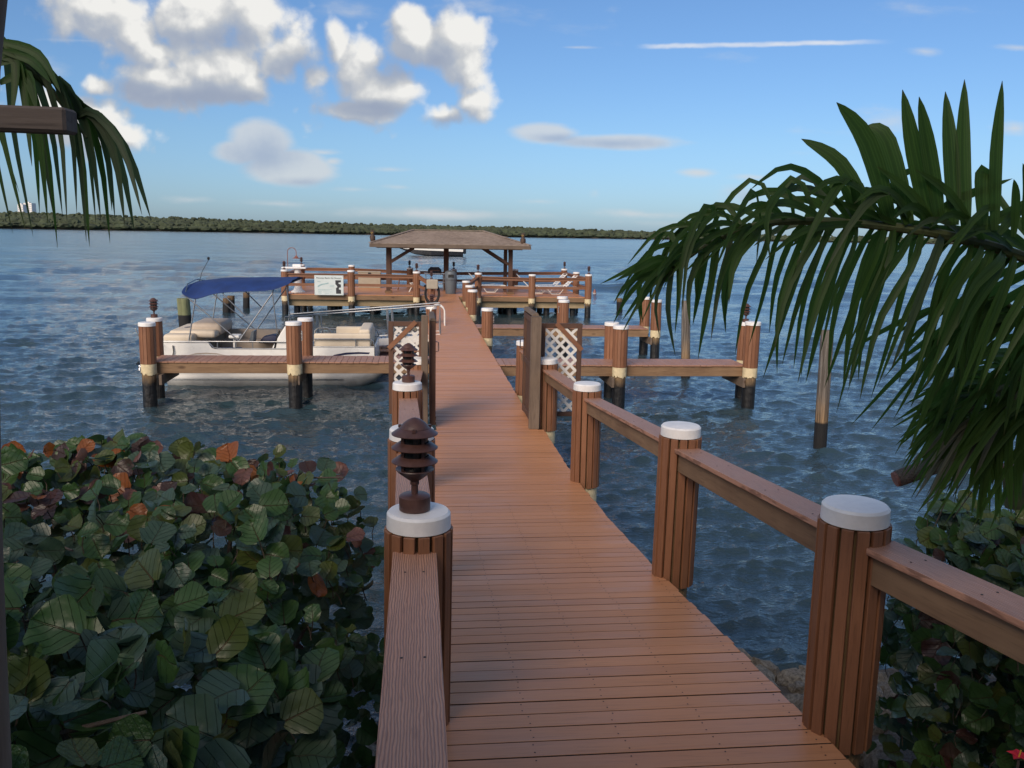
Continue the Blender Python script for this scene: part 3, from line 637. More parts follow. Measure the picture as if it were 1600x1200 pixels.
def leaf(t, s0, s1, zt, lb, sg):
    o = thing('gate_leaf', lb, 'gate', t, s0, 1.03, 'open leaves of the boardwalk gate')
    L = s1-s0; H = zt-1.03; kw = .045
    MB().box(-kw, kw, 0, .09, 0, H).build('stile', wood('Z', 'dark'), o, bev=.004); MB().box(-kw, kw, L-.09, L, 0, H-.02).build('stile', wood('Z', 'dark'), o, bev=.004)
    for z in (0.02, H*.5, H-.13): MB().box(-kw+.004, kw-.004, .09, L-.09, z, z+.09).build('cross_rail', wood('Y', 'dark'), o, bev=.004)
    MB().prism([(-.055, H), (.055, H), (.03, H+.045), (-.03, H+.045)], -.01, L+.01).build('top_cap', wood('Y', 'grey'), o)
    n = int((L-.2)/.1)
    for i in range(n): MB().box(-.012, .012, .10+i*.1, .185+i*.1, .10, H-.12).build('board', wood('Z', 'dark'), o)
    b = MB().tube([(-.05*sg, L-.12, H*.62), (-.11*sg, L-.12, H*.63), (-.11*sg, L-.12, H*.72), (-.05*sg, L-.12, H*.73)], .01, 6); b.build('latch', M['steel'], o, True)
ra = ats(826, 484, 13.6); la = ats(675, 488, 13.6)
leaf(FAR_R-.04, 13.1, 14.25, ra.z-.05, 'open brown gate leaf seen edge on, right side of the boardwalk', 1)
leaf(.21, 13.1, 14.25, la.z-.09, 'open brown gate leaf seen edge on, left side of the boardwalk', -1)
# ------------------------------------------------------------------ side piers
def pier(t0, t1, s0, s1, label, z=1.0, cross=()):
    o = thing('side_pier', label, 'pier', t0, s0, z); L = t1-t0; wd = s1-s0
    me = MB().box(-PW/2+.004, PW/2-.004, -.02, wd+.02, -.03, 0).mesh('plank', wood('Y', 'rail'), False, .003)
    n = int(L/PW)
    for i in range(n): part('plank', me, o, ((i+.5)*L/n, random.uniform(-.008, .008), random.uniform(-.002, .002)), (0, 0, random.uniform(-.004, .004)), (L/n/PW, 1, 1))
    for y in (0.02, wd-.06): MB().box(0, L, y, y+.045, -.27, -.032).build('side_beam', wood('X', 'beam'), o, bev=.004)
    for x in cross: MB().box(x-t0-.26, x-t0-.20, -.22, wd+.2, -.50, -.275).build('cross_beam', wood('Y', 'grey'), o)
    return o
pier(-6.05, .34, 19.85, 20.85, 'finger pier on the left side, in front of the pontoon boat', cross=(-5.52, -2.5))
pier(1.84, 7.75, 19.5, 20.5, 'finger pier on the right, nearest of the two right piers', cross=(ats(1177,502,19.4).x+.06, ats(971,508,19.4).x+.06))
pier(1.84, 7.45, 27.3, 28.3, 'finger pier on the right, farther one behind the lattice panel', cross=(ats(1027,468,27.2).x+.06, ats(882,468,27.2).x+.06))
def pp(u, v, s, D, label, cleat=None, lamp_lbl=None, group=PIERG):
    p = ats(u, v, s); post(p.x, s, p.z, D, 0.97, label, group, cleat=cleat)
    if lamp_lbl: lamp(p.x, s, p.z+.001, lamp_lbl, 1.05)
    return p
pp(228, 503, 19.75, .365, 'left pier end post nearest the camera, standing in front of a lamp post')
pp(241, 496, 21.0, .365, 'left pier end post behind another post, with a pagoda lamp on top', lamp_lbl='pagoda lamp at the left end of the left pier')
pp(459, 502, 19.75, .365, 'left pier middle post on the camera side, in front of the pontoon boat', cleat=1.2)
pp(476, 496, 21.0, .365, 'left pier middle post on the boat side, beside the bow seats')
pp(971, 508, 19.4, .36, 'right pier middle post on the camera side with torn cream collar')
pp(957, 503, 20.6, .36, 'right pier middle post on the far side')
pp(1177, 502, 19.4, .37, 'right pier end post on the camera side under the palm leaves')
pp(1165, 503, 20.6, .36, 'right pier end post on the far side with a pagoda lamp', lamp_lbl='pagoda lamp at the end of the right pier')
pp(882, 468, 27.2, .36, 'far right pier middle post on the camera side', cleat=-1.2)
pp(879, 463, 28.4, .36, 'far right pier middle post on the far side')
pp(1027, 468, 27.2, .36, 'far right pier end post on the camera side')
pp(1009, 464, 28.4, .36, 'far right pier end post on the far side')
pp(762, 481, 24.9, .355, 'boardwalk post on the right, opposite the pontoon boat, with a cleat', cleat=.9, group='mooring posts along the boardwalk')
pp(738, 452.5, 32.0, .36, 'boardwalk post on the right, third from the far deck', cleat=1.2, group='mooring posts along the boardwalk')
pp(734, 445.5, 35.1, .36, 'boardwalk post on the right, second from the far deck', group='mooring posts along the boardwalk')
pp(729, 438.5, 38.1, .36, 'boardwalk post on the right, nearest to the far deck', group='mooring posts along the boardwalk')
pp(674.5, 478.5, 28.6, .35, 'boardwalk post on the left beside the white ladder hoop', lamp_lbl='pagoda lamp on the boardwalk post beside the white ladder hoop', group='mooring posts along the boardwalk')
# ------------------------------------------------------------------ far deck
SF, SB, TL, TR = 41.0, 46.9, -6.25, 8.0
plat = thing('pavilion_deck', 'broad timber deck on piles at the end of the boardwalk', 'deck', 0, 0, 0); plat['kind'] = 'structure'; del plat['category']
b = MB(); s = SF+.07
while s < SB:
    b.box(TL, TR, s-.067, s+.067, .972, 1.0+random.uniform(-.001, .001)); s += .14
b.build('planking', wood('X', 'deck'), plat, kind='stuff')
for (a_, c_) in ((TL, .34), (1.85, TR)):
    MB().box(a_, c_, SF-.05, SF-.003, .76, .968).build('fascia_board', wood('X', 'beam'), plat)
    MB().box(a_+.1, c_, SF+.15, SF+.35, .45, .755).build('girder', wood('X', 'pale'), plat)
MB().box(TL, TR, SB-.3, SB-.1, .45, .955).build('girder', wood('X', 'pale'), plat)
for tt in (TL+.02, TR-.06): MB().box(tt, tt+.045, SF, SB, .7, .968).build('side_beam', wood('Y', 'beam'), plat)
for tt in (TL+.5, -4.2, -2.2, -.4, 2.6, 4.4, 6.2, TR-.5):
    for sp_ in (SF+.6, 44.0, SB-.5): MB().lathe([(.16,-1.5),(.15,.96)], 12, (tt, sp_, 0)).build('piling', M['pile'], plat, True)
# chamfered corners between walkway and deck
def fp(u, v, s, label, lm=None, D=.35, k=1.0):
    p = ats(u, v, s); post(p.x, s, p.z, D, .93, label, PLATG)
    if lm: lamp(p.x, s, p.z+.001, lm, k)
    return p
FPs = {}
FPs['a'] = fp(444, 421, SF-.15, 'left front corner post of the far deck, next to the white pedestal', 'pagoda lamp on the left front corner of the far deck')
FPs['b'] = fp(549, 422, SF-.15, 'far deck front post right of the sign board')
FPs['c'] = fp(651, 424, SF-.15, 'far deck front post left of the boardwalk opening', 'pagoda lamp left of the boardwalk opening on the far deck')
FPs['d'] = fp(747, 426, SF-.15, 'far deck front post right of the boardwalk opening', 'pagoda lamp right of the boardwalk opening on the far deck')
FPs['e'] = fp(831.5, 428.5, SF-.15, 'middle front post of the far deck in front of the loungers')
FPs['f'] = fp(920, 428.5, SF-.15, 'right front corner post of the far deck', 'pagoda lamp on the right front corner of the far deck')
FPs['g'] = fp(471, 413, SB, 'left rear corner post of the far deck', 'pagoda lamp on the left rear corner of the far deck')
FPs['h'] = fp(549, 414, SB, 'far deck rear post seen above the one beside the sign')
FPs['i'] = fp(640, 418, SB, 'far deck rear post left of the centre pavilion post', 'pagoda lamp on the rear rail left of the centre pavilion post')
FPs['j'] = fp(709, 420, SB, 'far deck rear post behind the grey trash bin', 'pagoda lamp on the rear rail behind the trash bin')
FPs['k'] = fp(805, 420, SB, 'far deck rear post right of the pavilion')
FPs['l'] = fp(882, 420, SB, 'right rear corner post of the far deck', 'pagoda lamp on the right rear corner of the far deck')
FPs['m'] = fp(901, 425, 44.0, 'middle post of the right side rail of the far deck')
FPs['n'] = fp(674, 436, 40.0, 'low post at the left of the boardwalk where the far deck starts', 'pagoda lamp on the low post behind the hose reel', k=.95)
def drail(p, q, label):
    o = thing('deck_rail', label, 'handrail', p.x, p.y, 1.0, 'rails of the far deck'); d = Vector((q.x-p.x, q.y-p.y, 0)); L = d.length; ang = math.atan2(d.y, d.x)
    h1, h2 = p.z-1.0-.17, q.z-1.0-.17
    b = MB().beam((.12*math.cos(ang), .12*math.sin(ang), h1-.02), (d.x-.12*math.cos(ang), d.y-.12*math.sin(ang), h2-.02), .16, .04); b.build('rail_board', wood('X', 'clad'), o)
    b = MB().beam((.12*math.cos(ang), .12*math.sin(ang), h1-.105), (d.x-.12*math.cos(ang), d.y-.12*math.sin(ang), h2-.105), .04, .12); b.build('rail_beam', wood('X', 'clad'), o)
    b = MB().beam((.12*math.cos(ang), .12*math.sin(ang), h1*.5-.03), (d.x-.12*math.cos(ang), d.y-.12*math.sin(ang), h2*.5-.03), .04, .13); b.build('lower_rail', wood('X', 'clad'), o)
for x, y, lb in (('a','b','front rail of the far deck carrying the sign board'),('b','c','front rail of the far deck between the sign and the boardwalk'),('d','e','front rail of the far deck just right of the boardwalk'),('e','f','front rail of the far deck at its right end'),
    ('g','h','rear rail of the far deck at its left end'),('h','i','rear rail of the far deck behind the beige box'),('i','j','rear rail of the far deck behind the centre pavilion post'),('j','k','rear rail of the far deck right of the trash bin'),('k','l','rear rail of the far deck at its right end'),
    ('a','g','left side rail of the far deck'),('f','m','right side rail of the far deck, nearer half'),('m','l','right side rail of the far deck, farther half'),('n','c','slanting rail left of the boardwalk where the far deck starts')):
    drail(FPs[x], FPs[y], lb)
q4 = ats(729, 438.5, 38.1); drail(q4, FPs['d'], 'slanting rail right of the boardwalk where the far deck starts')
# ------------------------------------------------------------------ pavilion
def pavilion():
    e = [ats(578, 380, 41.6), ats(829, 386.5, 41.6)]
    t0, t1 = e[0].x, e[1].x; sf, sb = 41.6, 46.6; ez = (e[0].z+e[1].z)/2 + .02
    r0, r1 = ats(647, 360.3, 44.1), ats(755, 362.5, 44.1); rz_ = (r0.z+r1.z)/2
    o = thing('pavilion', 'open timber pavilion with a brown shingled hip roof on the far deck', 'pavilion', 0, 0, 0)
    mid = (sf+sb)/2
    ra_, rb_ = (r0.x, mid, rz_), (r1.x, mid, rz_)
    def slope(p0, p1, q1, q0, rows):         # courses of shingles stepping up from eave to ridge
        b = MB(); p0, p1, q0, q1 = map(Vector, (p0, p1, q0, q1))
        for i in range(rows):
            f0, f1 = i/rows, (i+1)/rows + .015
            l0, r0_, l1, r1_ = p0.lerp(q0, f0), p1.lerp(q1, f0), p0.lerp(q0, min(f1, 1)), p1.lerp(q1, min(f1, 1))
            up_ = Vector((0,0,.045)); b.add([l0, r0_, r0_+up_, l0+up_, l1, r1_, r1_+Vector((0,0,.02)), l1+Vector((0,0,.02))], [(0,1,2,3),(3,2,6,7),(0,4,5,1)])
        return b
    A, B, Cc, D_ = (t0, sf, ez), (t1, sf, ez), (t1, sb, ez), (t0, sb, ez)
    for quad, nr in (((A, B, rb_, ra_), 14), ((B, Cc, rb_, rb_), 14), ((Cc, D_, ra_, rb_), 14), ((D_, A, ra_, ra_), 14)):
        slope(*quad, nr).build('roof_slope', M['shingle'], o)
    b = MB()
    for p, q in ((A, ra_), (D_, ra_), (B, rb_), (Cc, rb_), (ra_, rb_)): b.beam(Vector(p)+Vector((0,0,.05)), Vector(q)+Vector((0,0,.06)), .18, .03)
    b.build('ridge_caps', M['shingle'], o)
    for p, q in ((A, B), (B, Cc), (Cc, D_), (D_, A)): MB().beam(Vector(p)-Vector((0,0,.085)), Vector(q)-Vector((0,0,.085)), .05, .16).build('fascia_board', wood('X', 'grey'), o)
    MB().box(t0+.06, t1-.06, sf+.06, sb-.06, ez-.03, ez-.012).build('ceiling', wood('X', 'dark'), o)
    ps = [(-1.5, 42.8, .10), (4.52, 42.8, .10), (-1.5, 45.4, .09), (4.52, 45.4, .09), (ats(697, 440, 45.2).x, 45.2, .13)]
    for (x, y, r) in ps: MB().box(x-r, x+r, y-r, y+r, 1.0, ez-.2).build('post', wood('Z', 'dark'), o)
    for (x, y, r) in ps[:2]: MB().box(x-r-.07, x+r+.07, y-r-.07, y+r+.07, 1.001, 1.09).build('base_plate', wood('Z', 'beam'), o)
    for y in (42.8, 45.4): MB().box(t0+.25, t1-.25, y-.06, y+.06, ez-.22, ez-.035).build('header_beam', wood('X', 'dark'), o)
    for x in (-1.5, 4.52): MB().box(x-.06, x+.06, 42.87, 45.33, ez-.22, ez-.035).build('header_beam', wood('Y', 'dark'), o)
    for (x, sg) in ((-1.5, 1), (4.52, -1)):
        for y in (42.8, 45.4): MB().beam((x+sg*.05, y, ez-.95), (x+sg*1.25, y, ez-.2), .11, .13).build('brace', wood('X', 'dark'), o)
        MB().beam((x, 42.85, ez-.9), (x, 43.6, ez-.2), .1, .12).build('brace', wood('Y', 'dark'), o)
    # owl decoys on two roof corners
    for (u, v, lb) in ((582, 376, 'brown owl decoy on the left corner of the pavilion roof'), (817, 380, 'brown owl decoy on the right corner of the pavilion roof')):
        p = ats(u, v, 41.95); ow = thing('owl_decoy', lb, 'owl decoy', p.x, 41.95, ez+.06, 'owl decoys on the pavilion roof', rz=random.uniform(-.5, .5))
        MB().lathe([(.05,0),(.09,.04),(.115,.15),(.11,.26),(.08,.34),(.085,.38),(.092,.44),(.07,.51),(.02,.545)], 12).build('body', M['owl'], ow, True)
        for sg in (-1, 1):
            MB().lathe([(.025,.49),(.015,.55),(.002,.62)], 6, (sg*.055, 0, 0)).build('ear_tuft', M['owl'], ow, True)
            MB().lathe([(.02,.44),(.02,.455)], 8, (sg*.035, -.085, 0)).build('eye', M['eye'], ow)
            b = MB(); b.add([(sg*.10, .05, .33), (sg*.145, 0, .25), (sg*.12, .06, .05), (sg*.07, .10, .1), (sg*.11, -.04, .28)], [(0,1,2,3),(0,4,1),(4,2,1)]); b.build('wing', M['owl'], ow)
        MB().lathe([(.012,.40),(.016,.42),(.002,.43)], 6, (0, -.1, 0)).build('beak', M['eye'], ow)
pavilion()
# ------------------------------------------------------------------ things on the far deck
def sign_board():
    a, b = ats(491, 430, SF-.28), ats(537, 461.5, SF-.28); wd, h = b.x-a.x, a.z-b.z
    o = thing('sign_board', 'pale info sign headed Manatee Basics for Boaters, hung on the far deck rail', 'sign', a.x, SF-.28, b.z)
    MB().box(0, wd, 0, .03, 0, h).build('panel', M['sign'], o, bev=.008)
    tm = text_mesh('Manatee Basics for Boaters', .105, M['ink']); part('lettering', tm, o, (wd*.5, -.003, h*.83), (R(90), 0, 0))
    MB().prism([(wd*x, h*z) for x, z in ((.72,.76),(.91,.76),(.91,.66),(.83,.65),(.83,.58),(.91,.55),(.91,.40),(.84,.38),(.84,.30),(.91,.28),(.91,.08),(.74,.08),(.74,.36),(.79,.42),(.76,.5),(.72,.56))][::-1], -.004, -.001).build('map_panel', M['ink'], o)
    b2 = MB(); random.seed(3)
    pts_ = [(.10,.45),(.16,.52),(.25,.57),(.38,.60),(.47,.64),(.5,.6),(.42,.56),(.3,.53),(.2,.47),(.13,.40)]
    b2.prism([(wd*x, h*z) for x, z in pts_][::-1], -.004, -.001)
    b2.build('manatee_picture', M['teal'], o)
    b3 = MB()
    for (x0, x1, z) in ((.10,.20,.70),(.10,.22,.67),(.12,.60,.28),(.12,.52,.24),(.12,.25,.17),(.12,.22,.14),(.3,.6,.16),(.14,.24,.07),(.35,.5,.07),(.52,.68,.50),(.52,.68,.46),(.52,.66,.42)):
        b3.box(wd*x0, wd*x1, -.003, -.001, h*z, h*z+.012)
    b3.build('small_print', M['teal'], o)
    for x in (.03, .97):
        for z in (.04, .96): MB().lathe([(.012,0),(.01,.004)], 8, (0,0,0)).build('bolt', M['steel'], o).matrix_local = Matrix.Translation((wd*x, 0, h*z)) @ Matrix.Rotation(R(90), 4, 'X')
sign_board()
def pedestal():
    p = ats(466, 456, 42.3); o = thing('cleaning_table', 'white fish cleaning table on a flared pedestal at the deck corner', 'table', p.x, 42.3, 1.0)
    MB().lathe([(.34,0),(.33,.03),(.22,.12),(.17,.25),(.16,1.05),(.2,1.12)], 16).build('pedestal', M['white'], o, True)
    MB().box(-.72, .42, -.3, .3, 1.12, 1.2).build('table_top', M['white'], o, bev=.02); MB().box(-.25, .15, .05, .28, 1.2, 1.33).build('sink_back', M['white'], o, bev=.02)
pedestal()
def goose():
    p = ats(450, 430, 45.5); top = ats(452, 386, 45.5); h = top.z-1.0; o = thing('gooseneck_lamp', 'thin gooseneck lamp pole with a copper shade on the left of the far deck', 'lamp', p.x, 45.5, 1.0)
    arc = [(0,0,0),(0,0,h-.25)] + [(.22-.22*math.cos(a), 0, h-.25+.22*math.sin(a)) for a in np.linspace(.2, 3.0, 9)]; arc.append((.44, 0, h-.42))
    MB().tube(arc, .018, 8).build('pole', M['copper'], o, True)
    MB().lathe([(.03,h-.42),(.05,h-.45),(.1,h-.52),(.20,h-.56),(.20,h-.575),(.03,h-.53)], 16, (.44,0,0)).build('lamp_shade', M['copper'], o, True)
goose()
def bin_():
    o = thing('trash_bin', 'grey round trash bin with a domed lid at the end of the boardwalk', 'bin', ats(704, 458, 42.4).x, 42.4, 1.0)
    MB().lathe([(.24,0),(.25,.01),(.29,.66),(.31,.67),(.31,.71),(.29,.72)], 24).build('body', M['grey'], o, True)
    MB().lathe([(.32,.70),(.325,.76),(.30,.77),(.285,1.0),(.26,1.07),(.18,1.12),(.02,1.14)], 24).build('lid', M['grey'], o, True)
    for sg in (-1, 1): MB().tube([(sg*.29,-.08,.55),(sg*.34,-.07,.53),(sg*.34,.07,.53),(sg*.29,.08,.55)], .014, 6).build('handle', M['grey'], o, True)
    MB().box(-.13, .13, -.30, -.285, .80, .95).build('flap', M['black'], o, bev=.008)
bin_()
def hose():
    p = ats(674.5, 475, 36.5); o = thing('hose_reel', 'coiled dark hose under a beige reel cover left of the boardwalk', 'hose reel', p.x+.02, 36.5, 1.0)
    MB().box(-.05, .05, -.02, .08, -.1, 1.0).build('stand', wood('Z', 'clad'), o)
    MB().box(-.24, .24, -.30, .02, .62, 1.02).build('cover', M['beige'], o, bev=.05, seg=3)
    for i in range(9):
        rx = .24+.03*(i % 3); b = MB(); pts_ = [(rx*1.05*math.sin(a), -.12+.035*(i//3)+.01*math.sin(3*a+i), .42+.44*math.cos(a)*(.8+.04*i)) for a in np.linspace(0, 2*math.pi, 25)]
        b.tube(pts_, .02, 6).build('hose_coil', M['black'], o, True)
hose()
def ladder():
    o = thing('ladder', 'white tubular ladder hoop on the left edge of the boardwalk', 'ladder', ats(695, 500, 27.8).x-.21, 27.8, 1.0)
    for y in (0, .45):
        MB().tube([(-.25,y,-1.3),(-.25,y,.35)] + [(-.02-.23*math.cos(a), y, .42+.23*math.sin(a)) for a in np.linspace(.3, 2.84, 8)] + [(.21,y,.35),(.21,y,0)], .022, 8).build('hoop', M['gel'], o, True)
    for z in (-.2, -.5, -.8): MB().tube([(-.25,0,z),(-.25,.45,z)], .02, 8).build('rung', M['gel'], o, True)
    MB().tube([(.21,0,.03),(.21,.45,.03)], .02, 8).build('cross_bar', M['gel'], o, True)
ladder()
def lounger_proto(t, s, rz_, label):
    o = thing('sun_lounger', label, 'lounger', t, s, 1.0, 'white sun loungers on the far deck', rz=rz_)
    for y in (-.3, .3): MB().tube([(-1.0,y,.36),(-.75,y,.36),(-.45,y,.03),(-.05,y,.03),(.2,y,.35),(.95,y,.36)], .018, 8).build('frame_leg', M['gel'], o, True)
    MB().tube([(-1.0,-.3,.36),(-1.0,.3,.36)], .018, 8).build('frame_bar', M['gel'], o, True)
    MB().tube([(.95,-.3,.36),(.95,.3,.36)], .018, 8).build('frame_bar', M['gel'], o, True)
    for i in range(11): MB().box(-.98+i*.115, -.88+i*.115, -.3, .3, .375, .39).build('strap', M['gel'], o)
    bk = MB().tube([(.28,-.28,.39),(.85,-.28,.95),(.85,.28,.95),(.28,.28,.39)], .018, 8).build('back_frame', M['gel'], o, True)
    for i in range(6):
        f = (i+.6)/6.6; x, z = .28+.57*f, .39+.56*f; MB().beam((x,-.27,z), (x,.27,z), .085, .012, up=(-.7,0,.7)).build('strap', M['gel'], bk)
    return o
l0 = lounger_proto(3.35, 43.6, R(180), 'white sun lounger near the boardwalk opening, left of the pavilion right posts')
copy_thing(l0, 'white sun lounger with raised back just right of the pavilion posts', W(5.75, 43.3, 1.0), PHI+R(175))
copy_thing(l0, 'white sun lounger in front of the right rear corner of the far deck', W(6.75, 44.4, 1.0), PHI+R(10))
copy_thing(l0, 'white sun lounger lying flat beside the right front rail', W(7.0, 42.8, 1.0), PHI+R(5))
def box_():
    a, b = ats(560, 421, 46.2), ats(595, 448, 46.2); o = thing('storage_box', 'tall beige storage box behind the left rails of the far deck', 'storage box', a.x, 46.0, 1.0); wd = b.x-a.x
    h = ats(577, 424, 46.0).z-1.08; MB().box(0, wd, 0, .55, 0, h).build('body', M['beige'], o, bev=.02); MB().box(-.03, wd+.03, -.03, .58, h+.001, h+.07).build('lid', M['beige'], o, bev=.02)
    MB().box(wd*.44, wd*.56, -.05, -.032, h-.1, h+.03).build('latch', M['black'], o)
box_()
def table_():
    p = ats(637, 450, 44.6); o = thing('picnic_table', 'small brown wooden table with a white leg frame behind the front rail', 'table', p.x, 44.6, 1.0)
    for i in range(5): MB().box(-.65, .45, -.36+i*.145, -.225+i*.145, .68, .715).build('slat', wood('X', 'clad'), o)
    for x in (-.5, .3):
        for y in (-.25, .25): MB().tube([(x,y,0),(x*.8,y*.8,.68)], .025, 8).build('leg', wood('Z', 'clad'), o, True)
    p = ats(647, 456, 43.4); o = thing('folding_chair', 'white folding chair beside the brown table', 'chair', p.x, 43.4, 1.0)
    for y in (-.22, .22):
        MB().tube([(-.25,y,0),(.2,y,.85)], .017, 8).build('leg', M['gel'], o, True); MB().tube([(.25,y,0),(-.2,y,.45)], .017, 8).build('leg', M['gel'], o, True)
    MB().box(-.22, .2, -.22, .22, .44, .46).build('seat', M['gel'], o); MB().beam((.12,-.22,.72), (.12,.22,.72), .02, .25).build('backrest', M['gel'], o)
    p = ats(679, 446, 45.3); o = thing('grill_cart', 'dark topped grill cart standing left of the centre pavilion post', 'grill', p.x, 45.3, 1.0)
    MB().box(-.55, .55, -.25, .25, .82, .86).build('shelf', M['gel'], o, bev=.01)
    MB().prism([(-.35,.86),(.35,.86),(.35,1.05),(.22,1.18),(-.22,1.18),(-.35,1.05)], -.24, .24).build('hood', M['hull'], o)
    for x in (-.45, .45):
        for y in (-.2, .2): MB().box(x-.02, x+.02, y-.02, y+.02, .0 if x > 0 else .12, .82).build('leg', M['alu'], o)
    for y in (-.24, .24): MB().tube([(-.45,y-.015,.12),(-.45,y+.015,.12)], .12, 14).build('wheel', M['black'], o, True)
    MB().tube([(-.25,-.30,1.02),(.25,-.30,1.02)], .015, 8).build('handle', M['steel'], o, True)
    MB().box(-.4, .4, -.18, .18, .3, .33).build('lower_shelf', M['gel'], o)
table_()
# ------------------------------------------------------------------ gangway and float behind the pontoon boat
def gangway():
    s0 = 26.2; a, b = ats(687, 473, s0), ats(452, 491, s0)
    o = thing('gangway', 'aluminium gangway with twin handrails sloping down from the boardwalk', 'gangway', 0, 0, 0)
    za, zb = a.z, b.z
    for ds in (0, -.85):
        aa, bb = Vector((a.x, s0+ds, za)), Vector((b.x, s0+ds, zb)); dn = Vector((0, 0, -.95))
        pts_ = [aa+Vector((0,0,-.85)), aa, bb, bb+Vector((-.04,0,-.4))]
        MB().tube(pts_, .026, 8).build('handrail', M['alu'], o, True)
        for f in (.335, .81): 
            p = aa.lerp(bb, f)
            for dx in (-.07, .07): MB().tube([p+Vector((dx,0,0)), p+Vector((dx+.06,0,-.92))], .02, 8).build('stanchion', M['alu'], o, True)
        MB().beam(aa+dn, bb+dn, .06, .2).build('stringer', M['gel'], o)
    m_ = MB(); n = 36
    for i in range(n):
        f = (i+.5)/n; p = Vector((a.x, s0-.425, za)).lerp(Vector((b.x, s0-.425, zb)), f)+Vector((0,0,-.88)); m_.box(p.x-.05, p.x+.05, p.y-.39, p.y+.39, p.z-.012, p.z+.012)
    m_.build('tread', M['alu'], o, kind='stuff')
    o = thing('floating_dock', 'low brown floating dock under the gangway by the pontoon bow', 'floating dock', -2.4, 24.9, 0)
    MB().tube([(.0,.3,.28),(2.6,.3,.28)], .26, 16).build('float', M['rust'], o, True); MB().tube([(.0,2.0,.28),(2.6,2.0,.28)], .26, 16).build('float', M['rust'], o, True)
    for i in range(18): MB().box(i*.145, i*.145+.138, .05, 2.2, .52, .555).build('plank', wood('Y', 'rail'), o)
gangway()
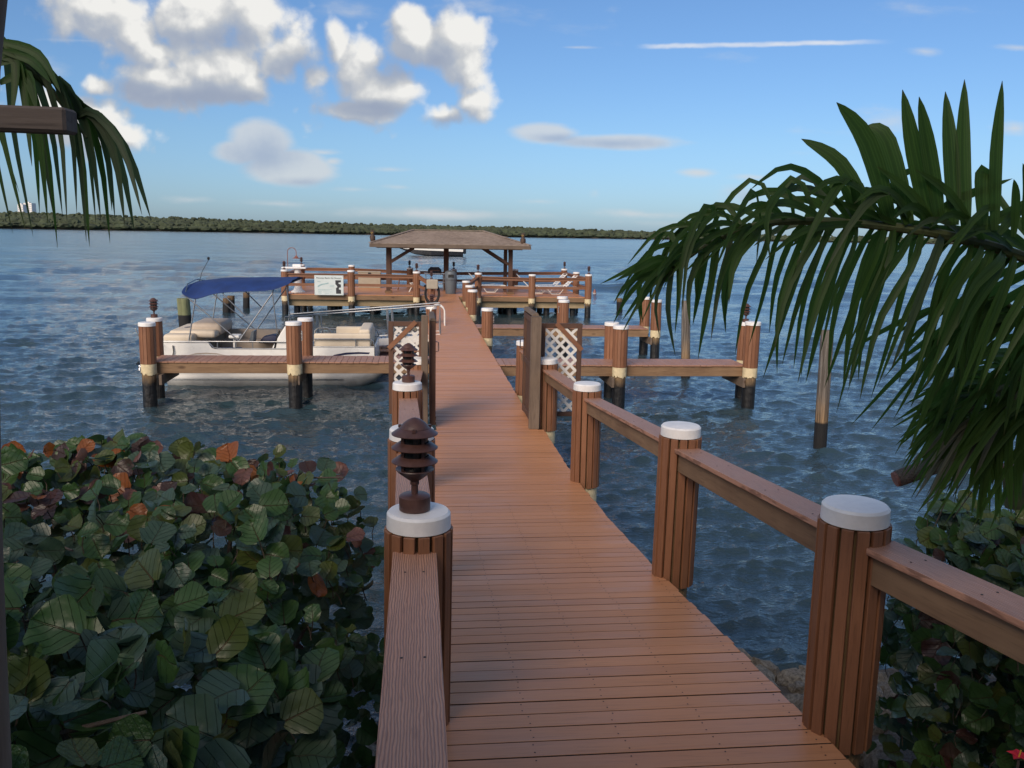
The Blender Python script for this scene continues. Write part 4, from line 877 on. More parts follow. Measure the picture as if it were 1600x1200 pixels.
# ------------------------------------------------------------------ pontoon boat
def pontoon():
    o = thing('pontoon_boat', 'white and beige pontoon boat with a blue bimini top moored behind the left pier', 'boat', -6.46, 22.3, 0)
    Wd = 2.4
    X = lambda u: ats(u, 550, 22.3).x + 6.46
    Zv = lambda u, v, y=0: ats(u, v, 22.3+y).z
    for y in (.33, Wd-.33):
        prof = [(0.05,.14,.2),(.12,.14,.30),(.2,.14,.325),(4.55,.14,.325),(4.9,.18,.29),(5.25,.27,.2),(5.5,.36,.09),(5.58,.38,.02)]
        t_ = MB().tube([(x, y, z) for x, z, r in prof], [r for x, z, r in prof], 24).build('pontoon', M['tube'], o, True)
        MB().beam((.2, y-.33, .17), (4.5, y-.33, .17), .02, .035).build('strake', M['alu'], t_)
        MB().beam((4.45, y-.29, .02), (5.35, y-.16, .36), .03, .05).build('spray_rail', M['alu'], t_)
        MB().box(.15, 4.6, y-.05, y+.05, .44, .52).build('riser', M['alu'], t_)
    MB().box(0, 5.35, 0, Wd, .53, .60).build('deck', M['carpet'], o, bev=.01)
    MB().box(-.01, 5.37, -.015, -.001, .505, .615).build('deck_trim', M['alu'], o)
    z1, z2, z3 = Zv(290, 536), Zv(390, 546), Zv(530, 543)
    x1 = X(326); xc0, xc1 = X(424), X(452); xb0, xb1 = X(487), X(585)
    for y in (0.0, Wd-.04):
        fs = MB().prism([(.02,.62),(xc1,.62),(xc1,z2),(x1+.18,z2),(x1+.08,z2+.03),(x1,z1),(.02,z1)], y, y+.035).build('side_panel', M['gel'], o)
        MB().prism([(xb0,.62),(xb1,.62),(xb1,z3),(xb0,z3)], y, y+.035).build('side_panel', M['gel'], o)
        yy_ = y+.0175
        zr = Zv(380, 534)
        MB().tube([(.02,yy_,z1+.02),(x1-.05,yy_,z1+.02),(x1+.04,yy_,z1-.02),(x1+.12,yy_,z2+.04),(x1+.25,yy_,z2+.015),(xc1,yy_,z2+.015)], .018, 8).build('trim_rail', M['alu'], o, True)
        MB().tube([(.02,yy_,zr),(xc1,yy_,zr)], .017, 8).build('guard_rail', M['alu'], o, True)
        for ux in (300, 340, 368, 395): MB().tube([(X(ux),yy_,z2-.1),(X(ux),yy_,zr)], .014, 8).build('rail_post', M['alu'], o, True)
        zt = Zv(530, 530)
        MB().tube([(xb0,yy_,.65),(xb0,yy_,zt-.08),(xb0+.06,yy_,zt),(xb1-.12,yy_,zt),(xb1-.03,yy_,zt-.05),(xb1,yy_,zt-.16),(xb1,yy_,.65)], .02, 8).build('bow_rail', M['alu'], o, True)
        MB().tube([(xb0,yy_,z3+.015),(xb1,yy_,z3+.015)], .017, 8).build('trim_rail', M['alu'], o, True)
        for ux in (556,): MB().tube([(X(ux),yy_,z3),(X(ux),yy_,zt)], .016, 8).build('rail_post', M['alu'], o, True)
        yo = y-.004 if y == 0 else y+.036
        MB().prism([(X(514),z3-.27),(X(522),z3-.19),(X(540),z3-.13),(X(560),z3-.115),(X(578),z3-.125),(X(576),z3-.17),(X(560),z3-.165),(X(540),z3-.185),(X(524),z3-.235)], yo-.001, yo+.004).build('stripe', M['navy'], o)
        MB().prism([(X(292),z2-.16),(X(306),z2-.10),(X(322),z2-.085),(X(338),z2-.1),(X(352),z2-.15),(X(338),z2-.13),(X(322),z2-.12),(X(306),z2-.135)], yo-.001, yo+.004).build('stripe', M['tanv'], o)
    for x in (0.0, xb1): MB().box(x-.02, x+.02, .06, Wd-.06, .62, z3).build('end_panel', M['gel'], o)
    # bow seats
    sb = [(xb0+.05, xb1-.1, .08, .22, .95, Zv(530, 522), 'backrest'), (xb0+.05, xb1-.1, .22, .72, .62, .97, 'seat')]
    for (a_, c_, y0, y1, q0, q1, nm) in sb: MB().box(a_, c_, y0, y1, q0, q1).build(nm, M['vinyl'], o, bev=.05, seg=3, smooth='all')
    MB().box(X(513), xb1-.1, Wd-.28, Wd-.08, .9, Zv(550, 509, Wd)).build('backrest', M['vinyl'], o, bev=.06, seg=3, smooth='all')
    MB().box(X(513), xb1-.1, Wd-.8, Wd-.28, .62, 1.0).build('seat', M['vinyl'], o, bev=.05, seg=3, smooth='all')
    MB().box(xb1-.42, xb1-.12, .3, Wd-.3, .95, Zv(575, 517)).build('backrest', M['vinyl'], o, bev=.07, seg=3, smooth='all')
    MB().tube([(X(487),.8,.62),(X(487),.8,1.35),(X(492),.8,1.42),(X(508),.8,1.42),(X(514),.8,1.3)], .02, 8).build('grab_rail', M['alu'], o, True)
    # stern sun pad
    MB().box(.02, X(300), .08, Wd-.1, z1-.1, z1+.20).build('sun_pad', M['vinyl'], o, bev=.08, seg=3, smooth='all')
    pd = MB().box(.05, X(330), .5, Wd-.12, 1.16, 1.36).build('sun_pad', M['vinyl'], o, bev=.09, seg=3, smooth='all')
    MB().box(X(285), X(335), .9, Wd-.1, 1.2, 1.52).build('headrest', M['tanv'], o, bev=.11, seg=3, smooth='all')
    MB().beam((X(272),1.2,1.365), (X(300),2.0,1.365), .1, .012).build('stripe', M['navy'], o)
    # far side bench
    zb_ = Zv(400, 513, Wd-.1)
    MB().box(X(322), X(440), Wd-.28, Wd-.06, .85, zb_).build('backrest', M['tanv'], o, bev=.06, seg=3, smooth='all')
    MB().box(X(322), X(440), Wd-.8, Wd-.28, .62, .98).build('seat', M['tanv'], o, bev=.05, seg=3, smooth='all')
    MB().box(X(330), X(372), .1, .6, .62, .86).build('seat', M['tanv'], o, bev=.05, seg=3, smooth='all')
    MB().box(X(332), X(372), .12, .6, .861, .93).build('cushion', M['navy'], o, bev=.03, seg=2, smooth='all')
    MB().prism([(X(390),.95),(X(398),1.12),(X(415),1.18),(X(432),1.1),(X(434),.95)], 1.2, 1.6).build('cushion', M['navy'], o, bev=.03, seg=2, smooth='all')
    MB().box(X(353), X(370), .35, .75, 1.18, 1.26).build('arm_rest', M['gel'], o, bev=.03, seg=2)
    MB().box(X(360)-.03, X(360)+.03, .5, .6, .62, 1.18).build('arm_post', M['gel'], o)
    MB().prism([(X(378),1.0),(X(383),1.3),(X(388),1.32),(X(386),1.0)], .9, 1.3).build('helm_seat_back', M['grey'], o, bev=.02)
    # helm console and screen
    MB().prism([(xc0-.02,.62),(xc1,.62),(xc1,1.45),(X(446),1.55),(X(438),1.35),(xc0+.02,1.0)], .06, .85).build('console', M['gel'], o, bev=.025, seg=2)
    MB().prism([(X(422),.85),(X(427),.95),(X(434),1.42),(X(432),1.1),(X(428),.8)], .05, .06).build('windscreen', M['lens'], o)
    MB().tube([(X(430)+.13*math.sin(a)*.4, .45+.17*math.cos(a), 1.22+.16*math.sin(a)) for a in np.linspace(0, 6.283, 17)], .014, 6).build('steering_wheel', M['black'], o, True)
    # bimini top
    xs_ = [(287,.06),(296,.3),(310,.55),(330,.75),(352,.9),(378,1.0),(404,1.0),(428,.95),(445,.92),(458,.9)]
    edge = [2.36,2.28,2.17,2.33,2.39,2.42,2.43,2.45,2.56,2.66]; top = [2.55,2.59,2.61,2.66,2.69,2.68,2.71,2.70,2.71,2.72]
    vs, fs = [], []; nj = 15
    for (u, _), e_, t_ in zip(xs_, edge, top):
        for j in range(nj):
            f = j/(nj-1); yv = -.05 + (Wd+.1)*f; k_ = 1-abs(2*f-1)**3.2; sag = .025*math.sin(f*math.pi*4)*.5
            vs.append((X(u), yv, e_ + (t_-e_)*k_ + sag))
    for i in range(len(xs_)-1):
        for j in range(nj-1): fs.append((i*nj+j, i*nj+j+1, (i+1)*nj+j+1, (i+1)*nj+j))
    me = MB().add(vs, fs); cv = me.build('canopy', M['blue'], o, 'all'); md = cv.modifiers.new('thick', 'SOLIDIFY'); md.thickness = .02
    md2 = cv.modifiers.new('sub', 'SUBSURF'); md2.levels = md2.render_levels = 1
    for y in (.02, Wd-.02):
        zr = Zv(375, 534); tb = lambda p, q, nm: MB().tube([(p[0],y,p[1]),(q[0],y,q[1])], .017, 8).build(nm, M['alu'], o, True)
        tb((X(375),zr), (X(293),2.3), 'canopy_bow'); tb((X(373),zr), (X(429),2.4), 'canopy_bow'); tb((X(295),z1), (X(309),2.25), 'canopy_strut'); tb((X(434),1.35), (X(428),2.4), 'canopy_strut')
        tb((X(385),2.0-.2), (X(352),2.34), 'canopy_strut')
    for (u, z) in ((293,2.3),(429,2.4),(352,2.36)): MB().tube([(X(u),0,z),(X(u),.3,top[4]-.12),(X(u),Wd/2,top[4]-.05),(X(u),Wd-.3,top[4]-.12),(X(u),Wd,z)], .016, 8).build('canopy_bow', M['alu'], o, True)
    MB().tube([(X(297),Wd*.5,2.55),(X(303),Wd*.5,2.85),(X(314),Wd*.5,3.15)], .008, 6).build('light_pole', M['black'], o, True); MB().lathe([(.02,0),(.035,.03),(.03,.07),(.005,.08)], 10, (X(314),Wd*.5,3.15)).build('stern_light', M['black'], o, True)
    # outboard motor tilted up at the stern
    mt = MB().beam((-.05,1.2,.55), (-.45,1.2,.75), .34, .5).build('outboard_cowl', M['hull'], o, bev=.05, seg=2)
    MB().tube([(-.3,1.2,.6),(-.6,1.2,.30),(-.75,1.2,.10)], [.09,.07,.08], 10).build('motor_leg', M['grey'], mt, True)
    MB().tube([(-.62,1.2,.12),(-.95,1.2,.34)], [.085,.05], 12).build('gear_case', M['steel'], mt, True)
    for a in (0, 2.1, 4.2): MB().add([(-.95,1.2,.34),(-.93,1.2+.16*math.cos(a),.34+.16*math.sin(a)),(-.99,1.2+.16*math.cos(a+.6),.32+.16*math.sin(a+.6)),(-.90,1.2,.36)], [(0,1,2),(0,2,3),(0,3,1)]).build('propeller_blade', M['steel'], mt)
    MB().lathe([(.05,0),(.06,.1),(.03,.2)], 10, (.1,-.1,.45)).build('fender', M['vinyl'], o, True)
    MB().tube([(X(271),-.03,z1-.06),(X(272),-.04,z1-.22),(X(270),-.04,z1-.34)], .015, 6).build('mooring_cleat', M['black'], o, True)
    MB().tube([(X(238),-1.2,1.6),(X(241),-.9,1.2),(X(246),-.4,1.05),(X(256),-.05,1.08)], .01, 6).build('mooring_line', M['rope'], o, True)
pontoon()
# ------------------------------------------------------------------ free pilings
def free_pile(u, v, vt, s_hint, D, mat, label, ut=None):
    p = atz(u, v, 0.0); t_ = at(ut if ut else u, vt, p.y)
    o = bpy.data.objects.new('mooring_piling', None); C.objects.link(o); o.location = p; o['label'] = label; o['category'] = 'piling'; o['group'] = 'bare pilings standing in the water'
    h = t_.z; dx = t_.x-p.x; r = D/2; n = 18; b = MB(); vs = []
    levels = [-1.2, 0, h*.3, h*.6, h*.85, h-.02, h]
    for z in levels:
        for j in range(n):
            a = 2*math.pi*j/n; rr = r*(1+.05*mnoise.noise(Vector((math.cos(a)*2, math.sin(a)*2, z*.6+u))))*(.97 if z == h else 1)*(1-.03*z/h)
            vs.append((dx*max(z,0)/h + rr*math.cos(a), rr*math.sin(a), z + (.02*mnoise.noise(Vector((j, u, 0))) if z == h else 0)))
    fs = [(i*n+j, i*n+(j+1) % n, (i+1)*n+(j+1) % n, (i+1)*n+j) for i in range(len(levels)-1) for j in range(n)] + [tuple((len(levels)-1)*n+j for j in range(n))]
    b.add(vs, fs).build('piling', mat, o, True)
free_pile(1281, 700, 516, 0, .245, M['oldpile'], 'tall weathered piling alone in the water on the right, stained black at its foot', 1293)
free_pile(1071, 588, 470, 0, .26, M['oldpile'], 'pale weathered piling standing behind the right pier', 1072)
free_pile(290, 512, 466, 0, .50, M['greenpile'], 'thick greenish piling behind the stern of the pontoon boat', 286)
free_pile(354, 491, 466, 0, .36, M['brownpile'], 'shorter brown piling of the close pair seen under the blue canopy')
free_pile(361, 485, 462, 0, .36, M['brownpile'], 'taller brown piling of the close pair seen under the blue canopy')
free_pile(385, 481, 457, 0, .33, M['brownpile'], 'single brown piling just right of the close pair under the blue canopy')
free_pile(968, 487, 466, 0, .32, M['brownpile'], 'short brown piling beyond the far right pier at the palm leaf tips')
def buoy():
    p = atz(929, 461, 0); o = thing('mooring_buoy', 'small brown and white mooring buoy off the right corner of the far deck', 'buoy', p.x, p.y, 0, dock=False)
    MB().lathe([(.05,-.12),(.15,-.02),(.16,.05),(.12,.14)], 14).build('float', M['white'], o, True); MB().lathe([(.12,.14),(.10,.22),(.05,.34),(.03,.4)], 14).build('top', M['copper'], o, True)
buoy()
# ------------------------------------------------------------------ motor boat out on the bay
def motorboat():
    p = atz(674, 399.5, 0); o = thing('motor_boat', 'dark hulled motor boat crossing the bay behind the pavilion', 'boat', p.x, p.y, 0, dock=False, rz=R(3))
    L = 10.6; k = p.y/1341*1.0
    n = 14; vs = []; fs = []
    st = [(-L*.5,.05,1.25,1.5),(-L*.42,.5,.95,1.35),(-L*.25,.9,.3,1.2),(0,1.2,0,1.12),(L*.3,1.25,0,1.05),(L*.5,1.2,0,1.0)]
    for x, hw, kz, sh in st:
        vs += [(x,0,kz-.15),(x,-hw*.85,kz*.5+.12 if kz < .5 else kz),(x,-hw,sh),(x,hw,sh),(x,hw*.85,kz*.5+.12 if kz < .5 else kz)]
    for i in range(len(st)-1):
        a, b_ = i*5, i*5+5
        for j in range(5): fs.append((a+j, a+(j+1) % 5, b_+(j+1) % 5, b_+j))
    fs += [tuple(range(5)), tuple(reversed(range(25, 30)))]
    MB().add(vs, fs).build('hull', M['hull'], o)
    v2 = []
    for x, hw, kz, sh in st: v2 += [(x,-hw-.03,sh-.25),(x,-hw-.05,sh+.12),(x,hw+.05,sh+.12),(x,hw+.03,sh-.25)]
    f2 = [(i*4+j, i*4+j+1, i*4+5+j, i*4+4+j) for i in range(5) for j in range(3)]
    MB().add(v2, f2).build('topsides', M['gel'], o)
    MB().prism([(-2.4,1.2),(-1.2,1.9),(.2,1.95),(.2,1.2)], -.8, .8).build('console', M['gel'], o); MB().prism([(-.9,1.95),(-.3,2.5),(-.2,2.5),(-.6,1.95)], -.7, .7).build('windscreen', M['glass'], o)
    MB().box(-1.2, 1.2, -.9, .9, 3.05, 3.15).build('hard_top', M['gel'], o)
    for x in (-.9, .9):
        for y in (-.7, .7): MB().tube([(x,y,1.2),(x,y,3.05)], .03, 6).build('top_post', M['alu'], o)
    MB().box(L*.5, L*.5+.5, -.3, .3, .4, 1.7).build('outboard_motor', M['hull'], o, bev=.08)
    MB().tube([(-L*.48,0,1.55),(-L*.3,-.8,1.75),(-1,-1.15,1.65),(-1,-1.15,1.2)], .03, 6).build('bow_rail', M['alu'], o)
    for (x, m_, lb) in ((-1.9,'orange','seated person in an orange top in the bow of the distant motor boat'),(.9,'white','seated person in a white top at the helm of the distant motor boat')):
        q = o.matrix_world if False else None
        wp = Vector(o.location) + Matrix.Rotation(R(3), 3, 'Z') @ Vector((x, -.35, 1.15))
        pr = thing('person', lb, 'person', wp.x, wp.y, wp.z, dock=False)
        bd = bpy.data.meshes.new('person'); bm = bmesh.new()
        pt = [(0,0,.35),(0,0,.65),(0,0,.88),(0,0,1.0),(0,-.02,1.12),(.0,0,1.25),(-.2,0,.84),(-.26,-.05,.58),(-.2,-.28,.45),(.2,0,.84),(.26,-.05,.58),(.2,-.28,.45),(-.1,-.4,.38),(-.1,-.45,0),(.1,-.4,.38),(.1,-.45,0)]
        vv = [bm.verts.new(p_) for p_ in pt]
        for e_ in ((0,1),(1,2),(2,3),(3,4),(4,5),(2,6),(6,7),(7,8),(2,9),(9,10),(10,11),(0,12),(12,13),(0,14),(14,15)): bm.edges.new((vv[e_[0]], vv[e_[1]]))
        bm.to_mesh(bd); bm.free(); po = bpy.data.objects.new('body', bd); C.objects.link(po); po.parent = pr; bd.materials.append(M['skin'] if False else M[m_])
        md = po.modifiers.new('skin', 'SKIN'); rad = [.15,.14,.16,.06,.10,.085,.06,.045,.035,.06,.045,.035,.08,.05,.08,.05]
        for i_, sv in enumerate(bd.skin_vertices[0].data): sv.radius = (rad[i_],)*2; sv.use_root = i_ == 0
        po.modifiers.new('sub', 'SUBSURF').render_levels = 1
        MB().lathe([(.02,1.0),(.085,1.05),(.105,1.14),(.10,1.22),(.06,1.29),(.01,1.31)], 12, (0,-.01,0)).build('head', M['skin'], pr, True)
motorboat()
# ------------------------------------------------------------------ unseen house with porch, added to shade the foreground
def house():
    o = thing('shade_house', 'unseen pale house added for shade behind the photographer', 'house', 0, -3.2, 0, dock=False)
    MB().box(-9, 9, -6, 0, .3, 6.8).build('wall', M['tower'], o); MB().prism([(-9.4,6.8),(9.4,6.8),(9.0,7.1),(-9.0,7.1)], -6.2, .7).build('roof', M['shingle'], o)
    for x in (-6, -3, 3, 6): MB().box(x-.6, x+.6, .002, .06, 2.2, 4.4).build('window', M['glass'], o)
    MB().box(-9, 9, 0.002, 3.2, 1.5, 1.72).build('porch_floor', wood('X', 'deck'), o)
house()
# ------------------------------------------------------------------ far shore
def far_shore():
    def wl(u): return 357 + .0165*u
    def shore(u):
        v = wl(u); return atz(u, v, 0)
    b = MB(); g = MB(); us = list(range(-700, 2500, 20))
    top = []
    for u in us:
        p = shore(u); d = Vector((p.x, p.y, 0)).normalized(); g.v += [tuple(p + Vector((0,0,-.3))), tuple(p + Vector((0,0,.8))), tuple(p + d*260 + Vector((0,0,2.0)))]
    g.f = [(i*3+j, i*3+3+j, i*3+4+j, i*3+1+j) for i in range(len(us)-1) for j in range(2)]
    struct(g.build('far_shore', M['soil'], None), 'low mangrove shore across the bay')
    ic = bmesh.new(); bmesh.ops.create_icosphere(ic, subdivisions=2, radius=1); V = [v.co.copy() for v in ic.verts]; F = [tuple(v.index for v in f.verts) for f in ic.faces]; ic.free()
    rr = random.Random(5); u = -650.0
    def hpx(u):
        t_ = [(-700,30),(0,26),(200,23),(400,19.5),(600,16.5),(800,16),(1090,11),(1600,9),(2500,9)]
        for (a_, x), (c_, y) in zip(t_, t_[1:]):
            if u <= c_: return x+(y-x)*(u-a_)/(c_-a_)
        return 9
    while u < 2450:
        p = shore(u); d = Vector((p.x, p.y, 0)).normalized(); h = hpx(u)*p.y/1341
        for (dep, f, n) in ((2, .42, 1), (6, .66, 1), (12, .82, 1), (22, .93, 1), (36, .97, 1)):
            w_ = h*rr.uniform(.22, .42); q = p + d*(dep+rr.uniform(-3, 3)) + Vector((rr.uniform(-4, 4), 0, 0))
            zt = h*f*rr.uniform(.90, 1.02); hz = zt*.55; cz = zt-hz*.75; sd_ = rr.uniform(0, 100)
            o_ = len(b.v)
            for v in V:
                k_ = 1+.38*mnoise.noise(v*1.9+Vector((sd_, 0, 0)))+.30*mnoise.noise(v*4.6+Vector((0, sd_, 0)))
                b.v.append((q.x+v.x*w_*1.15*k_, q.y+v.y*w_*k_, max(0, cz+v.z*hz*.75*k_)))
            b.f += [tuple(i+o_ for i in f_) for f_ in F]
        if rr.random() < .30:          # taller ragged crowns
            q = p + d*25; zt = h*rr.uniform(1.0, 1.08); w_ = h*rr.uniform(.14, .26); sd_ = rr.uniform(0, 100); o_ = len(b.v)
            for v in V:
                k_ = 1+.7*mnoise.noise(v*2.5+Vector((sd_, 0, 0))); b.v.append((q.x+v.x*w_*k_, q.y+v.y*w_*k_, zt-w_*.6+v.z*w_*.6*k_))
            b.f += [tuple(i+o_ for i in f_) for f_ in F]
        u += 2.5 + (u > 1000)*1.5
    b.build('mangrove_forest', M['mangrove'], None, kind='stuff', label='dark green mangrove forest lining the far shore')
far_shore()
def towers():
    for (u0, u1, vt, dist, lb) in ((27, 35.5, 319.5, 1700, 'narrower white tower block on the left above the far trees'), (36.5, 49, 317, 1750, 'wider white tower block above the far trees')):
        a, c = at(u0, vt, dist), at(u1, vt, dist); o = thing('apartment_tower', lb, 'building', a.x, dist, 0, 'white tower blocks far across the bay', dock=False); wd, h = c.x-a.x, a.z
        MB().box(0, wd, 0, 16, 0, h).build('wall', M['tower'], o); MB().box(wd*.3, wd*.6, 3, 10, h, h+2.5).build('roof_house', M['tower'], o)
        b = MB(); nf = 12; nb = max(3, int(wd/3.2))
        for f in range(1, nf):
            for k in range(nb): b.box(wd*(k+.32)/nb, wd*(k+.68)/nb, -.15, -.02, h*f/nf, h*f/nf+h/nf*.4)
        b.build('windows', M['glass'], o, kind='stuff')
towers()
# ------------------------------------------------------------------ sea grape bushes
def leaf_mesh(seed, mat):
    rr = random.Random(seed); n = 10; vs = []; fs = []
    cup = rr.uniform(-.25, .45); fold = rr.uniform(.05, .65); wid = rr.uniform(.88, 1.14); bend = rr.uniform(-.8, .45); ruf = rr.uniform(.015, .06); skew = rr.uniform(-.1, .1); bite = rr.random() < .35; ph = rr.uniform(0, 6.28)
    rows = 8; cols = 7
    for i in range(rows+1):
        f = i/rows; x = f
        w_ = wid*.56*math.sqrt(max(0, 1-(2*f-1)**2*1.0))**.9
        if f == 0: w_ = .13
        xs_ = -0.07*(1-f)*1.0
        for j in range(cols):
            g_ = (j/(cols-1))*2-1; y = g_*w_
            lobe = -.10*abs(g_) if i <= 1 else 0
            ed = abs(g_)**4; y *= 1 + .07*ed*math.sin(9*f+ph+3*(g_ > 0)); y += skew*f*f*.3
            if bite and g_ > .9 and 4 <= i <= 5: y *= .72
            z = fold*abs(y)*.55 + cup*((f-.5)**2+y*y) + bend*(f*f)*.35 + ruf*math.sin(7*f+5*g_+seed)
            vs.append((x+lobe, y, z))
    for i in range(rows):
        for j in range(cols-1): fs.append((i*cols+j, (i+1)*cols+j, (i+1)*cols+j+1, i*cols+j+1))
    me = bpy.data.meshes.new('leaf'); me.from_pydata(vs, [], fs); uv = me.uv_layers.new(name='leaf')
    for lp in me.loops: q = vs[lp.vertex_index]; uv.data[lp.index].uv = (q[0], q[1])
    me.polygons.foreach_set('use_smooth', [True]*len(fs)); me.materials.append(mat); return me
LM = [[leaf_mesh(10*i+j, m) for j in range(7)] for i, m in enumerate(LEAF)]
def leaf_rot(nrm, heading, rr):
    n = Vector(nrm).normalized(); x = Vector((math.cos(heading), math.sin(heading), 0)); x = (x - n*x.dot(n)).normalized(); y = n.cross(x)
    return Matrix((x, y, n)).transposed()
def bush(name_label, top_fn, region, nleaf, nstuff, hue_fn, seed, size=(.10,.2), stems=14, ground=1.0):
    rr = random.Random(seed); cx = sum(p[0] for p in region)/len(region); cy = sum(p[1] for p in region)/len(region)
    o = thing('sea_grape_bush', name_label, 'bush', cx, cy, bank_z(cx, cy), dock=False); base = Vector(o.location)
    x0, x1 = min(p[0] for p in region), max(p[0] for p in region); y0, y1 = min(p[1] for p in region), max(p[1] for p in region)
    st = bpy.data.meshes; pts = []
    def inside(x, y):
        c = False; n = len(region)
        for i in range(n):
            (xa, ya), (xb, yb) = region[i], region[(i+1) % n]
            if (ya > y) != (yb > y) and x < (xb-xa)*(y-ya)/(yb-ya)+xa: c = not c
        return c
    tries = 0
    while len(pts) < nleaf+nstuff and tries < 60000:
        tries += 1
        x, y = rr.uniform(x0, x1), rr.uniform(y0, y1)
        if not inside(x, y): continue
        zt = top_fn(x, y); dp = rr.random()**1.5*1.5 if len(pts) >= nleaf else rr.random()**2*.32
        z = zt - dp + .10*mnoise.noise(Vector((x*2.2, y*2.2, seed)))
        if z < bank_z(x, y)+.08: continue
        pts.append((x, y, z, dp))
    pts.sort(key=lambda p: (p[1]*0.6+p[3]*4)); stalk = MB()
    jm = MB(); mats = []; cnt = 0
    joined = {}
    for i, (x, y, z, dp) in enumerate(pts):
        sz = rr.uniform(*size)*(1.25 if y < 3.0 else .92); hd = rr.uniform(0, 6.283)
        tilt = rr.gauss(0, .42); tilt2 = rr.gauss(0, .42)
        n = Vector((tilt, tilt2-.55, .9)); 
        if rr.random() < .16: n = Vector((rr.gauss(0, 1), rr.gauss(-.6, .7), .35))
        mi = hue_fn(x, y, z, dp, rr); me = rr.choice(LM[mi]); rot = leaf_rot(n, hd, rr)
        p = Vector((x, y, z)) - base
        if i < 2600:
            e_ = p + Vector((rr.uniform(-.03, .03), rr.uniform(-.01, .05), -rr.uniform(.05, .12))); stalk.tube([p, p.lerp(e_, .5)+Vector((rr.uniform(-.01, .01), .005, 0)), e_], .0028, 3, False)
        if i < nleaf:
            l = part('leaf', me, o, p, rot.to_euler(), (sz,)*3)
        else:
            m4 = Matrix.Translation(p) @ rot.to_4x4() @ Matrix.Scale(sz, 4)
            joined.setdefault((mi), []).append((me, m4))
    vs, fs, mi_, uvs = [], [], [], []
    slots = sorted(joined)
    for si, k_ in enumerate(slots):
        for me, m4 in joined[k_]:
            o_ = len(vs); vs += [tuple(m4 @ v.co) for v in me.vertices]; fl = [tuple(i+o_ for i in p.vertices) for p in me.polygons]; fs += fl; mi_ += [si]*len(fl); uvs += [tuple(u.uv) for u in me.uv_layers[0].data]
    me = bpy.data.meshes.new('foliage'); me.from_pydata(vs, [], fs); me.polygons.foreach_set('material_index', mi_); uv = me.uv_layers.new(name='leaf'); uv.data.foreach_set('uv', np.array(uvs, dtype=np.float32).ravel()); me.polygons.foreach_set('use_smooth', [True]*len(fs))
    for k_ in slots: me.materials.append(LEAF[k_])
    f = bpy.data.objects.new('foliage', me); C.objects.link(f); f.parent = o; f['kind'] = 'stuff'
    stalk.build('leaf_stalk', M['stem'], o, kind='stuff')
    for i in range(stems):
        x, y, z, dp = rr.choice(pts); gx, gy = cx+(x-cx)*.45, cy+(y-cy)*.45; a = Vector((gx, gy, bank_z(gx, gy)-.05)); e = Vector((x, y, z-.02)); m_ = a.lerp(e, .5)+Vector((rr.uniform(-.15, .15), rr.uniform(-.15, .15), .12))
        q = e + Vector((rr.uniform(-.25, .25), rr.uniform(-.25, .25), .04))
        MB().tube([a-base, a.lerp(m_, .5)+Vector((rr.uniform(-.05, .05), 0, .03))-base, m_-base, m_.lerp(e, .5)+Vector((0, rr.uniform(-.05, .05), .03))-base, e-base, q-base], [.028,.024,.019,.014,.009,.005], 7).build('stem', M['stem'], o, True)
    return o
def hueL(x, y, z, dp, rr):
    f = rr.random()
    if y > 3.5 and dp < .16:
        q = .62 if x < -1.1 and y > 4.0 else .25
        return 3 if f < .15*q else 4 if f < .30*q else 5 if f < .45*q else 2 if f < .42 else 1 if f < .62 else 0
    return 1 if f < .36 else 2 if f < .48 else 5 if f < .505 else 4 if f < .515 else 0
def hueR(x, y, z, dp, rr):
    f = rr.random(); return 2 if f < .2 else 1 if f < .5 else 5 if f < .56 else 0
def topL(x, y):
    r_ = -0.62 - (y-2)*.04
    e = max(0, min(1, (r_-x)/.7)); fr = max(0, min(1, (5.15-y)/.6))
    return 2.1 + .62*math.sqrt(e*(2-e)) + .02*math.sqrt(fr) - .12*(1-fr) + .1*mnoise.noise(Vector((x*.9, y*.9, 4)))
bush('broad sea grape bush left of the boardwalk with orange leaves along its top', topL, [(-.68,1.2),(-.62,2.6),(-.68,3.8),(-.72,5.0),(-1.6,5.25),(-4.6,5.3),(-4.9,1.6),(-2.0,.9)], 300, 6500, hueL, 3, (.07,.14), 60)
def topR(x, y):
    e = max(0, min(1, (x-2.05-(y-3)*.05)/.6)); return 1.35 + 1.1*math.sqrt(e*(2-e)) + .1*mnoise.noise(Vector((x*.9, y*.9, 9)))
bush('dark green sea grape bush right of the nearest right post, below the palm', topR, [(2.12,3.9),(2.25,4.9),(3.2,5.3),(5.0,5.2),(5.0,3.0),(2.7,3.0)], 220, 4200, hueR, 8, (.07,.14), 40)
# red flower at the lower right
def flower():
    p = at(1592, 1183, 3.0); o = thing('red_flower', 'small red flower at the bottom right corner under the handrail', 'flower', p.x, p.y, p.z, dock=False)
    for i in range(5):
        a = i*1.2566; b = MB(); c, s_ = math.cos(a), math.sin(a)
        b.add([(0,0,0),(c*.02-s_*.016,s_*.02+c*.016,.012),(c*.045,s_*.045,.008),(c*.02+s_*.016,s_*.02-c*.016,.012)], [(0,1,2),(0,2,3)]).build('petal', M['red'], o)
    MB().tube([(0,0,0),(.005,0,.03)], .003, 6).build('stamen', M['eye'], o); g = bank_z(p.x, p.y)
    MB().tube([(0,0,0),(.02,.02,-.3),(.0,.05,g-p.z)], .005, 6).build('stem', M['stem'], o)
flower()
